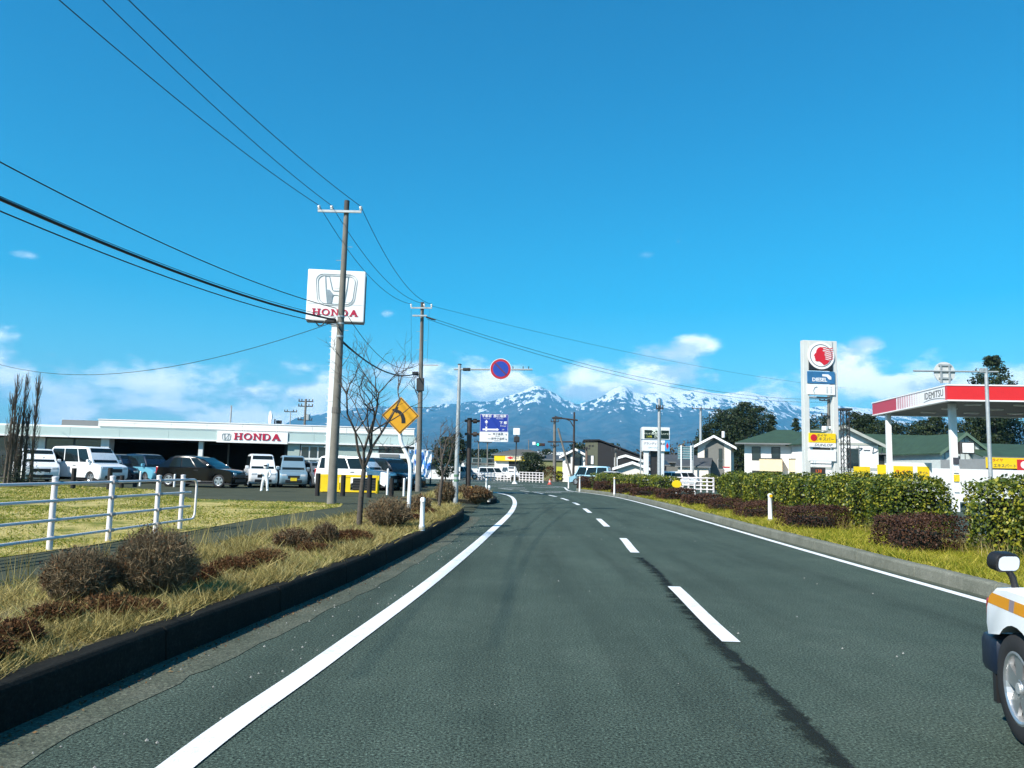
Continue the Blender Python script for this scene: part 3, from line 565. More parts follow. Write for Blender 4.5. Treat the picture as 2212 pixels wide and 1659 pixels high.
# --- brown pole with the blue direction sign
db = Vector((P(1011, 1062, 44).x, 44., .15)); dtop = P(1014.5, 903, 44)
dsign = thing('direction_sign', 'blue and white direction sign on a dark brown pole', 'sign', db); hD = lean(dsign, db, dtop); bpy.context.view_layer.update(); inv = dsign.matrix_world.inverted()
MB().cyl((0, 0, -.1), (0, 0, hD), .15, .14, 14).build('pole_shaft', brown_p, dsign, smooth=True)
MB().box(-.28, .28, -.28, .28, -.05, .28).build('pole_base', M('base_yellow', (.45, .25, .02), .7, .4, 5), dsign, bevel=.03)
for y in (910, 938.5):
    MB().cyl(inv @ P(1004, y-1, 44), inv @ P(1050, y, 44), .075, n=10).build('arm', brown_p, dsign); q = inv @ P(1022, y-.5, 44); MB().cyl(q, q+Vector((.22, 0, 0)), .14, n=10).build('arm_flange', brown_p, dsign)
q0 = inv @ P(1036, 954, 44); q1 = inv @ P(1098.5, 895.5, 44); pw = q1.x-q0.x; phh = q1.z-q0.z; zm = q0.z+phh*.35
sw_ = M('sign_white', (.75, .75, .75), .5, .03); sblue = M('guide_blue', (.006, .035, .30), .5, .05)
MB().box(q0.x, q1.x, -.2, -.16, zm, q1.z).build('blue_panel', sblue, dsign)
MB().box(q0.x, q1.x, -.2, -.16, q0.z, zm-.004).build('white_panel', sw_, dsign)
mbx = MB(); ring(mbx, [(q0.x+.02, zm+.02), (q1.x-.02, zm+.02), (q1.x-.02, q1.z-.02), (q0.x+.02, q1.z-.02)], [(q0.x+.032, zm+.032), (q1.x-.032, zm+.032), (q1.x-.032, q1.z-.032), (q0.x+.032, q1.z-.032)], -.206, -.2); mbx.build('panel_border', sw_, dsign)
def onD(fx, fz): return (q0.x+pw*fx, -.205, q0.z+phh*fz)
text('宇都宮', .19, sw_, dsign, onD(.24, .925), bold=.004); text('那須塩原', .185, sw_, dsign, onD(.70, .925), bold=.004); text('Utsunomiya', .075, sw_, dsign, onD(.24, .835)); text('Nasushiobara', .075, sw_, dsign, onD(.70, .835))
text('下 郷', .19, sw_, dsign, onD(.82, .68), bold=.004); text('Shimogo', .10, sw_, dsign, onD(.82, .575)); text('289', .09, sw_, dsign, onD(.82, .44))
mar = MB()
def pz(fx, fz): return (q0.x+pw*fx, q0.z+phh*fz)
mar.prism([pz(.10, .47), pz(.10, .41), pz(.60, .41), pz(.60, .385), pz(.68, .44), pz(.60, .495), pz(.60, .47)], -.208, -.2)
mar.prism([pz(.20, .38), pz(.26, .38), pz(.26, .70), pz(.29, .70), pz(.23, .79), pz(.17, .70), pz(.20, .70)], -.209, -.2); mar.build('arrows', sw_, dsign)
mar = MB(); mar.prism([pz(.155, .66), pz(.305, .66), pz(.29, .58), pz(.23, .53), pz(.17, .58)], -.213, -.205); mar.build('route_shield', sblue, dsign); text('4', .12, sw_, dsign, (onD(.23, .60)[0], -.216, onD(.23, .60)[2]))
dk = M('sign_ink', (.04, .05, .08), .5)
for k, (km, nm, rm) in enumerate((('15km', '甲子高原', 'Kashi-Kogen'), ('21km', '新甲子温泉', 'Shinkashi Onsen'))):
    z = .27-.165*k; text(km, .085, dk, dsign, onD(.34, z)); text(nm, .15, dk, dsign, onD(.64, z)); text(rm, .055, dk, dsign, onD(.63, z-.065)); text('→', .17, dk, dsign, onD(.92, z-.01))
# --- white delineator posts
def delineator(u, v, z0, h, label, cap=None, r=.045, name='delineator_post', grp='white kerbside delineator posts'):
    b = G(u, v, z0); o = thing(name, label, 'post', b, 0, grp)
    MB().lathe([(0, 0), (r+.012, 0), (r+.012, .1), (r, .12), (r, h-.06), (r*1.15, h-.05), (r*1.15, h-.01), (r*.8, h+.02), (0, h+.03)], 14, 'z').build('post', white, o, smooth=True)
    MB().lathe([(r+.013, .02), (r+.016, .02), (r+.016, .085), (r+.013, .085)], 14, 'z').build('foot_ring', M('scuffed_white', (.42, .40, .36), .8, .5, 14), o)
    MB().prism([(r*.8*math.cos(2*math.pi*i/14), h-.035+r*.8*math.sin(2*math.pi*i/14)) for i in range(14)], -r*1.3, -r*1.1).build('reflector', cap or M('reflector_white', (.8, .8, .8), .2), o)
    return o
delineator(911, 1146, .25, .62, 'white delineator post on the left kerb in front of the yellow bend sign')
delineator(1056, 1084, .21, .60, 'white delineator post beside the round shrub on the far island')
delineator(1050, 1068, .21, .75, 'second white delineator post behind the round shrub on the far island')
delineator(979, 1069, .2, .65, 'white delineator post between the galvanised mast and the brown pole')
amber = M('amber_reflector', (.75, .42, .01), .25, .05)
delineator(1664, 1127.5, .19, .76, 'white delineator post with amber cap before the big hedge', amber, .058)
delineator(1327, 1070, .19, .95, 'slim white delineator post with amber cap before the low hedge', amber)
delineator(1466, 1074, .19, .85, 'short delineator post with amber cap among the reddish shrubs', amber)
delineator(1228, 1056, .19, .95, 'amber capped delineator at the nose of the right island', amber)
delineator(1252, 1063, .19, .9, 'white delineator near the nose of the right island', amber)
delineator(1501, 1072, .19, .8, 'white delineator post right of the yellow disc')
b = G(1461, 1076, .19); yd = thing('marker_disc', 'yellow round marker disc on a short white post among reddish shrubs', 'marker', b)
MB().cyl((0, 0, -.1), (0, 0, .6), .045, n=12).build('post', white, yd); MB().prism([(.24*math.cos(2*math.pi*i/24), .72+.2*math.sin(2*math.pi*i/24)) for i in range(24)], -.06, -.03).build('disc', yellow, yd)
# --- white pipe fence
frm = M('fence_white', (.70, .66, .66), .45, .06)
fpts = [G(106, 1189, .15), G(233, 1169.5, .15), G(335, 1153, .15), G(388, 1143.5, .15)]
fdir = (fpts[3]-fpts[0]).normalized(); back = [fpts[0]-fdir*1.95*k for k in (2, 1)]
fence = thing('pipe_fence', 'white four-rail pipe fence between the lawn and the path', 'fence', fpts[0]); fo = fpts[0]; H_f = 1.02
for p in back+fpts: MB().cyl(p-fo-Vector((0, 0, .1)), p-fo+Vector((0, 0, H_f+.03)), .044, n=12).build('post', frm, fence, smooth=True)
for p in back+fpts: MB().lathe([(0.047, H_f+.02), (.047, H_f+.045), (0, H_f+.055)], 12, 'z', tuple(p-fo)).build('post_cap', frm, fence, smooth=True)
S0 = back[0]-fo-fdir*2; S1 = fpts[3]-fo; nr = Vector((fdir.y, -fdir.x, 0))*.055
for z in (H_f-.05, .72, .44, .18):
    MB().cyl(S0+nr+Vector((0, 0, z)), S1+nr+fdir*(.42 if z in (.72, .44) and 0 else .25)+Vector((0, 0, z)), .023, n=10).build('rail', frm, fence, smooth=True)
    for p in back+fpts: q = p-fo+nr*.7+Vector((0, 0, z)); MB().cyl(q-fdir*.06, q+fdir*.06, .031, n=8).build('rail_clamp', M('fence_clamp', (.35, .33, .33), .5), fence)
E_ = S1+nr+fdir*.25; z1 = H_f-.05; z0 = .18; rr = .14; lp = [E_+Vector((0, 0, z1))]
for k in range(7): a = math.pi/2*k/6; lp.append(E_+fdir*(rr*math.sin(a)+.1)+Vector((0, 0, z1-rr+rr*math.cos(a))))
for k in range(7): a = math.pi/2*k/6; lp.append(E_+fdir*(rr*math.cos(a)+.1)+Vector((0, 0, z0+rr-rr*math.sin(a))))
lp.append(E_+Vector((0, 0, z0))); MB().tube(lp, .023, 10).build('end_loop', frm, fence, smooth=True)
# --- short dark timber posts in the showroom forecourt
tim = M('dark_timber', (.016, .014, .013), .85, .4, 9)
for k, (u, v, h, l) in enumerate(((157, 1056, .9, 'dark timber post on the grass before the white minivan'), (235, 1058, .95, 'dark timber post on the grass right of the white minivan front'), (262, 1055, .6, 'dark timber post before the dark blue car'), (291, 1052, .5, 'small dark timber post beside the light blue car'),
                                 (685, 1071, .95, 'dark timber post left of the tower column'), (740, 1072, .9, 'dark timber post in front of the yellow rack'), (797, 1075, .95, 'dark timber post right of the bare tree trunk'), (845, 1073, .8, 'dark timber post near the dark car right of the yellow rack'))):
    b = G(u, v, .15); o = tag(MB().cyl((0, 0, -.1), (0, 0, h), .105, .10, 10).build('timber_post', tim, bevel=.0), l, 'post', 'timber posts round the forecourt'); o.location = b
for (u, v, h, l) in ((302, 1050, .75, 'thin white stake beside the light blue car'), (376, 1052, .65, 'thin white stake at the rear of the black car'), (872, 1072, .8, 'thin white stake right of the bare tree before the dark car'), (836, 1069, 1.2, 'thin pale pole behind the yellow rack')):
    b = G(u, v, .15); o = tag(MB().lathe([(0, -.1), (.05, -.1), (.05, h-.03), (.03, h), (0, h)], 10, 'z').build('marker_stake', white), l, 'post', 'thin stakes in the forecourt'); o.location = b
# ================================================================ cars
def paintm(name, col, rough=.28, metal=.0): return M('car_paint_'+name, col, rough, .03, 2., metal=metal, coat=.6)
wheel_cache = {}
def wheel_meshes(r, wd, near=False):
    k = (r, wd, near)
    if k in wheel_cache: return wheel_cache[k]
    n = 32 if near else 18; hw = wd/2
    ty = MB().lathe([(r*.62, -hw*.9), (r*.70, -hw), (r*.93, -hw*.98), (r, -hw*.7), (r, hw*.7), (r*.93, hw*.98), (r*.70, hw), (r*.62, hw*.9), (r*.62, -hw*.9)], n).mesh('tyre'); ty.shade_smooth(); ty.materials.append(rubber)
    rm = MB(); rm.lathe([(r*.66, -hw*.95), (r*.62, -hw*.98), (r*.58, -hw*.9), (r*.55, -hw*.5), (r*.57, hw)], n)
    rm.lathe([(0, -hw*.86), (r*.15, -hw*.86), (r*.17, -hw*.75), (r*.17, -hw*.5)], n)
    for i in range(5):
        a = 2*math.pi*i/5+.3; c, s = math.cos(a), math.sin(a); w0, w1 = r*.12, r*.19
        q = [(r*.1, -w0), (r*.58, -w1), (r*.58, w1), (r*.1, w0)]
        rm.prism([(c*x-s*z, s*x+c*z) for x, z in q], -hw*.82, -hw*.6)
    rm = rm.mesh('rim'); rm.materials.append(alloy)
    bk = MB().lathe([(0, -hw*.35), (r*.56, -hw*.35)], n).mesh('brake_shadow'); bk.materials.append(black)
    wheel_cache[k] = (ty, rm, bk); return wheel_cache[k]
def ngon_loft(m_, prof, ys, insets):
    """side outline (x,z) carried across the width; the outermost sections are drawn in a little"""
    n = len(prof); cx = sum(p[0] for p in prof)/n; cz = sum(p[1] for p in prof)/n
    b = len(m_.v)
    for y, k in zip(ys, insets): m_.v += [(cx+(x-cx)*(1-k), y, cz+(z-cz)*(1-k)) for x, z in prof]
    for j in range(len(ys)-1): m_.f += [(b+j*n+i, b+j*n+(i+1) % n, b+(j+1)*n+(i+1) % n, b+(j+1)*n+i) for i in range(n)]
    m_.f += [tuple(b+i for i in range(n-1, -1, -1)), tuple(b+(len(ys)-1)*n+i for i in range(n))]
def bil(c, u, v): return [(c[0][i]*(1-u)+c[1][i]*u)*(1-v)+(c[3][i]*(1-u)+c[2][i]*u)*v for i in range(3)]
def pane(c, u0, u1, v0, v1, off=.012):
    """quad lying on the face with corners c (bottom-left, bottom-right, top-right, top-left)"""
    q = [Vector(bil(c, u, v)) for u, v in ((u0, v0), (u1, v0), (u1, v1), (u0, v1))]; nn = (Vector(c[1])-Vector(c[0])).cross(Vector(c[3])-Vector(c[0])).normalized()
    return [p+nn*off for p in q], nn
def quadpart(name, mat, parent, q, nn, th=.012):
    return MB().add([p for p in q]+[p-nn*th for p in q], [(0, 1, 2, 3), (7, 6, 5, 4), (0, 4, 5, 1), (1, 5, 6, 2), (2, 6, 7, 3), (3, 7, 4, 0)]).build(name, mat, parent)
def car(name, label, loc, heading, L, Wc, H, body, roofm=None, hood=.9, cowl=None, belt=.56, rear_rake=.12, wind_rake=.55, nose=.75, rw=.31, ro=.75, fo=.78, side_splits=(.03, .36, .68, .97), group='cars parked at the showroom', plate=None, grille=True, roof_len=None, tumble=.12, cat='car', tail=True):
    """front at +x; heading = direction the front points"""
    t_ = thing(name, label, cat, loc, heading, group); c0 = .20; zb = H*belt; hl = L/2; zn = zb*nose
    def archpts(xc):
        R = rw+.05; return [(xc+R*math.cos(a), max(c0, rw+R*math.sin(a))) for a in [math.pi*(1-i/9) for i in range(10)]]
    xr, xf = -hl+ro, hl-fo; xcw = hl-hood
    prof = [(-hl+.06, c0+.02)]+archpts(xr)+archpts(xf)+[(hl-.1, c0+.02), (hl-.01, c0+.16), (hl, zn*.8), (hl-.06, zn), (hl-.25, zn+(zb-zn)*.45), (xcw, zb), (-hl+.10, zb), (-hl+.02, zb*.75), (-hl, c0+.2)]
    hw = Wc/2; m_ = MB(); ngon_loft(m_, prof, [-hw, -hw+.05, -hw+.14, hw-.14, hw-.05, hw], [.035, .008, 0, 0, .008, .035])
    me = m_.mesh('body'); bm = bmesh.new(); bm.from_mesh(me); bmesh.ops.recalc_face_normals(bm, faces=bm.faces); bm.to_mesh(me); bm.free(); me.shade_smooth(); me.set_sharp_from_angle(angle=math.radians(35)); bo = link('body', me, body, t_)
    # cabin
    xb0, xb1 = -hl+.11, xcw+.02; xt0, xt1 = -hl+.11+rear_rake, xcw-wind_rake; wy = hw-.05; wt = wy-tumble; zt = H
    B = [(xb0, -wy, zb-.02), (xb1, -wy, zb-.02), (xb1, wy, zb-.02), (xb0, wy, zb-.02)]; T = [(xt0, -wt, zt), (xt1, -wt, zt), (xt1, wt, zt), (xt0, wt, zt)]
    cpf = [(xb0, zb-.02), (xb0+(xt0-xb0)*.5-.02, zb+(zt-zb)*.5), (xt0-.02, zt-.13), (xt0+.04, zt-.05), (xt0+.18, zt-.005), ((xt0+xt1)/2, zt+.025), (xt1-.22, zt-.005), (xt1-.02, zt-.06), (xt1+(xb1-xt1)*.45+.03, zb+(zt-zb)*.55), (xb1, zb-.02)]
    mc = MB(); nc = len(cpf)
    for s_, k in ((-1, 0), (-1, 1), (-1, 2), (1, 2), (1, 1), (1, 0)):
        for x, z in cpf:
            f_ = min(1, (z-zb)/(zt-zb)); yy_ = wy-tumble*max(f_, 0)-(0, .025, .12)[k]*max(f_, 0); dz = (-.045, -.012, .0)[k]*max(f_, 0)
            mc.v.append((x, s_*yy_, z+dz))
    for j in range(5): mc.f += [(j*nc+i, j*nc+i+1, (j+1)*nc+i+1, (j+1)*nc+i) for i in range(nc-1)]
    mc.f += [tuple(range(nc-1, -1, -1)), tuple(5*nc+i for i in range(nc))]
    mc.build('cabin', roofm or body, t_, smooth=35)
    sideR = [B[0], B[1], T[1], T[0]]; sideL = [B[2], B[3], T[3], T[2]]; fr = [B[1], B[2], T[2], T[1]]; re = [B[3], B[0], T[0], T[3]]
    for sd_ in (sideR, sideL):
        sp_ = side_splits if sd_ is sideR else tuple(1-q for q in reversed(side_splits))
        for a, b in zip(sp_, sp_[1:]): q, nn = pane(sd_, a+.012, b-.012, .08, .86); quadpart('side_window', win2, t_, q, nn)
    q, nn = pane(fr, .06, .94, .06, .90); quadpart('windscreen', win2, t_, q, nn); q, nn = pane(re, .08, .92, .12, .88); quadpart('rear_window', win2, t_, q, nn)
    ty, rm, bk = wheel_meshes(rw, .2)
    for x in (xr, xf):
        for s in (-1, 1):
            wh = link('wheel', ty, None, t_); wh.location = (x, s*(hw-.11), rw); wh.rotation_euler = (0, 0, 0 if s < 0 else math.pi); link('rim', rm, None, wh); link('brake_shadow', bk, None, wh)
    lampm = M('headlamp', (.55, .58, .6), .15, .1, 9); tlm = M('tail_lamp', (.35, .01, .012), .2, .1)
    for s in (-1, 1):
        MB().box(hl-.16, hl-.005, s*(hw-.24)-.14, s*(hw-.24)+.14, zn*.80, zn*.97).build('headlight', lampm, t_, bevel=.03)
        if tail: MB().box(-hl-.006, -hl+.12, s*(hw-.12)-.07, s*(hw-.12)+.07, zb*.66, zb*1.02).build('tail_light', tlm, t_, bevel=.02)
        MB().box(xb1-wind_rake*.35-.09, xb1-wind_rake*.35+.07, s*(hw+.07)-.09, s*(hw+.07)+.09, zb+.02, zb+.19).build('door_mirror', body, t_, bevel=.035)
        MB().box(-.02, .22, s*(hw+.004)-.012, s*(hw+.004)+.012, zb*.86, zb*.90).build('door_handle', black if body is not white else galv, t_)
        for xd in (xr+rw+.10+(xf-xr-2*rw)*.47, xb1-wind_rake*.2): MB().box(xd-.004, xd+.004, s*(hw-.012)-.006, s*(hw-.012)+.0075, c0+.12, zb-.03).build('door_gap', black, t_)
    if grille: MB().box(hl-.05, hl+.008, -hw+.42, hw-.42, zn*.66, zn*.88).build('grille', black, t_, bevel=.02)
    MB().box(hl-.1, hl+.006, -hw+.3, hw-.3, c0+.08, c0+.24).build('air_intake', black, t_, bevel=.02)
    if plate: MB().box(hl, hl+.02, -.17, .17, zn*.50, zn*.50+.17).build('number_plate', plate, t_)
    MB().box(-hl+.08, hl-.1, -hw+.03, hw-.03, c0-.03, c0+.05).build('underbody', black, t_)
    return t_
wp = paintm('white', (.82, .82, .82)); bkp = paintm('black', (.006, .006, .008), .22); nvy = paintm('navy', (.008, .014, .03)); sky_p = paintm('sky_blue', (.13, .38, .50)); gbl = paintm('grey_blue', (.22, .33, .40), .3, .3)
ypl = M('plate_yellow', (.8, .6, .03), .4); wpl = M('plate_white', (.7, .72, .7), .4)
def gx(u, v, z=.15): p = G(u, v, z); return p
def at(u, Y, z=.15): p = P(u, 1040, Y); return Vector((p.x, Y, z))
car('parked_car', 'white minivan seen from its front, behind the bare columnar tree', at(74, 42), math.radians(-52), 4.3, 1.75, 1.78, wp, hood=.85, belt=.60, wind_rake=.75, nose=.80, plate=wpl, side_splits=(.03, .33, .66, .95))
car('parked_car', 'tall boxy white minivan with dark windows, second car from the left', at(186, 42.8), math.radians(-24), 4.4, 1.75, 1.98, wp, hood=.72, belt=.55, wind_rake=.62, nose=.84, plate=None, side_splits=(.03, .36, .70, .95))
car('parked_car', 'dark navy car squeezed between the white minivan and the light blue car', at(266, 46), math.radians(-30), 4.2, 1.72, 1.62, nvy, hood=.95, belt=.58, wind_rake=.75)
car('parked_car', 'light blue small car with a dark bonnet beside the black car', at(318, 45.5), math.radians(-34), 3.5, 1.5, 1.66, sky_p, roofm=nvy, hood=.75, belt=.56, wind_rake=.6, plate=ypl)
car('parked_car', 'black sport utility car parked side-on in front of the workshop opening', at(437, 40.5), math.radians(-7), 4.25, 1.78, 1.58, M('jet_paint', (.003, .003, .004), .12, .03, spec=.4), hood=.98, belt=.63, wind_rake=1.05, rear_rake=.62, nose=.80, rw=.34, side_splits=(.16, .40, .66, .88))
car('parked_car', 'white boxy kei car facing the street behind the white figure', at(561, 43.5), math.radians(-66), 3.4, 1.48, 1.80, wp, hood=.62, belt=.54, wind_rake=.42, nose=.82, rw=.28, ro=.5, fo=.6)
car('parked_car', 'blue-grey kei car with a yellow number plate facing the street', at(629, 44), math.radians(-70), 3.4, 1.48, 1.76, gbl, hood=.62, belt=.54, wind_rake=.45, nose=.80, rw=.28, ro=.5, fo=.6, plate=ypl)
car('parked_car', 'white sport utility car behind the yellow rack and the tower column', at(772, 42.5), math.radians(-14), 4.3, 1.8, 1.8, wp, hood=1.05, belt=.60, wind_rake=.65, nose=.84, rw=.35, side_splits=(.03, .3, .62, .95))
car('parked_car', 'dark green-black car at the showroom entrance behind the bare tree', at(838, 44), math.radians(-35), 4.3, 1.75, 1.75, bkp, hood=1.0, belt=.58, wind_rake=.7, plate=wpl)
car('parked_car', 'grey car half hidden left of the tower column', at(690, 44.5), math.radians(-60), 3.9, 1.68, 1.45, paintm('grey', (.10, .11, .12)), hood=.9, belt=.6, wind_rake=.7)
# --- yellow rack with dark slatted crates
yr = at(755, 37.5); rack = thing('display_rack', 'yellow steel rack with dark slatted crates in the forecourt', 'rack', yr, math.radians(3))
rx0, rx1 = -1.35, 1.35
for x in (rx0, -.35, rx1): MB().box(x-.04, x+.04, -.35, -.27, 0, .85).build('upright', yellow, rack); MB().box(x-.04, x+.04, .27, .35, 0, .85).build('upright', yellow, rack)
MB().box(rx0, rx1, -.37, .37, .04, .12).build('base_frame', yellow, rack); MB().box(rx0, rx1, -.36, -.30, .74, .86).build('top_rail', yellow, rack); MB().box(rx0+.05, -.42, -.355, -.32, .12, .74).build('side_panel', yellow, rack)
MB().box(-.28, .10, -.34, -.31, .12, .74).build('side_panel', yellow, rack)
for x in (.2, .78):
    cr_ = MB().box(x, x+.5, -.26, .26, .13, .7).build('crate', black, rack)
    for k in range(4): MB().box(x-.01, x+.51, -.285, -.262, .18+k*.13, .25+k*.13).build('slat', darkm, cr_)
# --- white figure statue
st = at(573, 36.5); stat = thing('figure_statue', 'white standing humanoid figure statue in front of the white kei car', 'statue', st)
me = bpy.data.meshes.new('figure'); V_ = [(0, 0, .62), (0, .01, .82), (0, 0, .98), (0, 0, 1.08), (.16, 0, .96), (.24, -.03, .78), (.22, -.18, .66), (-.16, 0, .96), (-.25, -.03, .80), (-.12, -.2, .84), (.09, 0, .56), (.12, -.05, .30), (.13, 0, .05), (.13, -.1, .03), (-.09, 0, .56), (-.14, .03, .30), (-.17, .05, .05), (-.17, -.06, .03)]
Ed = [(0, 1), (1, 2), (2, 3), (2, 4), (4, 5), (5, 6), (2, 7), (7, 8), (8, 9), (0, 10), (10, 11), (11, 12), (12, 13), (0, 14), (14, 15), (15, 16), (16, 17)]
RR = [.11, .12, .11, .05, .06, .05, .045, .06, .05, .045, .08, .065, .06, .045, .08, .065, .06, .045]
me.from_pydata(V_, Ed, []); fo_ = link('figure', me, white, stat); md = fo_.modifiers.new('skin', 'SKIN')
for sv, r in zip(me.skin_vertices[0].data, RR): sv.radius = (r, r)
me.skin_vertices[0].data[0].use_root = True; fo_.modifiers.new('sub', 'SUBSURF').levels = 2; fo_.modifiers['sub'].render_levels = 2
MB().lathe([(0, 1.06), (.10, 1.08), (.135, 1.17), (.13, 1.26), (.08, 1.33), (0, 1.35)], 16, 'z').build('head', white, stat, smooth=True)
MB().lathe([(0, 1.16), (.09, 1.165), (.11, 1.2), (.09, 1.25), (0, 1.26)], 14, 'z', (0, -.045, 0)).build('visor', black, stat, smooth=True)
MB().box(-.15, .15, .1, .24, .68, 1.02).build('backpack', white, stat, bevel=.03)

# ================================================================ car showroom
HA = math.radians(7); HO = (-16., 51.5)
def HL(x, y): return FH(x, y, HO, HA)
shop = thing('car_showroom', 'long low white and pale green car showroom with dark workshop opening', 'building', (HO[0], HO[1], .15), HA)
sx = lambda x, y=960: HL(x, y)[0]; zz = lambda x, y: HL(x, y)[1]-.15
zFb, zFt, zR = zz(470, 953.5), zz(470, 932), zz(470, 912.5)
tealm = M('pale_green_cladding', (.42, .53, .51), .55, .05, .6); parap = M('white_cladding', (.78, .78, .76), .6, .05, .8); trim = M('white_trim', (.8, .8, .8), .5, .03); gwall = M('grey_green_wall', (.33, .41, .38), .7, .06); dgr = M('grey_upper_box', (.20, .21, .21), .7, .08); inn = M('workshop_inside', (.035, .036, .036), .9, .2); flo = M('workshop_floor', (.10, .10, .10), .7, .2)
xl, xr_ = sx(0)-14, sx(897, 965); xo0, xo1 = sx(234), sx(622)
def hbox(name, mat, x0, x1, y0, y1, z0, z1, **k): return MB().box(x0, x1, y0, y1, z0, z1).build(name, mat, shop, **k)
def pieces(name, mat, x0, x1, y0, y1, z0, z1, n, gap=.012):
    w_ = (x1-x0)/n
    for i in range(n): hbox(name, mat, x0+i*w_+gap/2, x0+(i+1)*w_-gap/2, y0, y1, z0, z1)
xs0, xs1 = sx(470), sx(622.5); xp0 = sx(214, 910)
pieces('fascia_panel', tealm, xl, xs0-.02, -.25, 0, zFb+.10, zFt, 9); pieces('fascia_panel', tealm, xs1+.02, xr_, -.25, 0, zFb+.10, zFt, 5)
hbox('fascia_trim', trim, xl, xr_, -.3, 0, zFb, zFb+.095); hbox('sign_board', M('sign_face_white', (.82, .82, .81), .35, .02), xs0, xs1, -.33, -.02, zFb-.06, zFt+.05)
hbox('upper_wall', parap, xl, xr_, .02, .3, zFt+.01, zFt+.12)
pieces('parapet_panel', parap, xp0, xr_-.1, -.1, .25, zFt+.13, zFt+.13+(zR-zFt-.13)*.46, 9, .015); pieces('parapet_panel', parap, xp0, xr_-.1, -.1, .25, zFt+.14+(zR-zFt-.13)*.46, zR-.06, 9, .015)
hbox('parapet_cap', trim, xp0-.03, xr_-.06, -.14, .32, zR-.055, zR)
hbox('upper_box', dgr, sx(100, 910), xp0-.05, 2.2, 6, zFt, zR-.02); hbox('roof', M('roof_grey', (.3, .3, .3), .8), xl, xr_-.12, .31, 13, zFt-.25, zFt-.05)
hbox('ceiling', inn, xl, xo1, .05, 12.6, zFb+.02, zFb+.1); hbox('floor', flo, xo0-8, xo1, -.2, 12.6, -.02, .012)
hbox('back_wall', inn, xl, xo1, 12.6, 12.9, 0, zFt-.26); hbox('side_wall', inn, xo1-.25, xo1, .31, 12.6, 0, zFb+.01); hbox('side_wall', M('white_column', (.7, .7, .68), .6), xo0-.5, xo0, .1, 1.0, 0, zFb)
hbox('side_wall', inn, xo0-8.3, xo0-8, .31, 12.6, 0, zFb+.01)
xc = sx(433); hbox('column', M('white_column', (.7, .7, .68), .6), xc-.14, xc+.14, .1, .38, 0, zFb)
# left glazed part
for k in range(7):
    a = xo0-.5-(k+1)*1.75
    if k % 3 == 2: hbox('wall', offw, a+.03, a+1.72, .35, .55, 0, zFb)
    else:
        f_ = hbox('window', darkm, a, a+1.75, .40, .46, 0, zFb); MB().box(a+.07, a+1.68, .385, .40, .08, zFb-.1).build('pane', win, shop).parent = f_
# right part: wall, windows, entrance
hbox('wall', gwall, xo1+.005, sx(648), 0, .25, 0, zFb)
xw0, xw1 = sx(648, 1000), sx(722, 1000); zs = zz(690, 1027); zm2 = zz(690, 990.5); zm1 = zz(690, 994)
hbox('wall', offw, xw0, xw1+2.9, 0, .25, 0, zs)
hbox('wall', gwall, xw0, xw1+2.9, .01, .25, zz(690, 963.5)+.0, zFb-.002)
nw = 4; ww = (xw1-xw0)/nw
for k in range(nw):
    a = xw0+k*ww
    for z0, z1 in ((zs, zm1), (zm2, zz(690, 964))):
        f_ = hbox('window', M('window_frame_white', (.62, .64, .63), .5), a, a+ww, .04, .12, z0, z1); MB().box(a+.05, a+ww-.05, .02, .04, z0+.05, z1-.05).build('pane', win, shop).parent = f_
    hbox('window_rail', M('window_frame_white', (.62, .64, .63), .5), a, a+ww, .0, .14, zm1, zm2)
hbox('wall', gwall, xw1+.003, xw1+2.9, .0, .25, zs+.003, zz(690, 963.5)-.003)
xe0, xe1 = sx(797), sx(880)
ze = zz(840, 990); zet = zz(840, 981)
hbox('entrance_canopy', trim, xw1+2.2, xe1+.3, -1.5, -.05, ze, ze+.32); hbox('canopy_sign', M('canopy_dark', (.16, .17, .17), .6), xe0+.8, xe1-.5, -1.56, -1.5, ze+.06, ze+.26)
for k in range(5):
    a = xw1+2.93+k*(xr_-xw1-3.0)/5; b = a+(xr_-xw1-3.0)/5
    f_ = hbox('glass_door', darkm, a, b, .1, .18, 0, zFb-.002); MB().box(a+.06, b-.06, .08, .1, .08, zFb-.1).build('pane', win, shop).parent = f_
hbox('end_wall', M('dark_end_wall', (.09, .10, .10), .6), xr_-.12, xr_, .02, 10, 0, zFb+.001); hbox('end_fascia', tealm, xr_-.10, xr_+.02, .26, 10, zFb+.1, zFt)
# letters
lh = (zFt-zFb)*.52; lw = slab_width('HONDA', lh); xL = xs0+(xs1-xs0)*.24
k_ = (xs1-xs0)*.66/(lw/lh); slab_text('HONDA', k_, M('crimson_letters', (.45, .012, .05), .4), shop, xL, -.335, zFb+(zFt-zFb)*.23, depth=.04)
emblem(shop, xs0+(xs1-xs0)*.135, (zFb+zFt)/2-.02, (zFt-zFb)*.82, -.335)
text('Honda Cars 白河西 白河インター店', (zFt-zFb)*.42, M('grey_letters', (.10, .11, .11), .5), shop, ((sx(757)+sx(893, 968))/2, -.262, zz(820, 963)), sx=1., name='lettering')
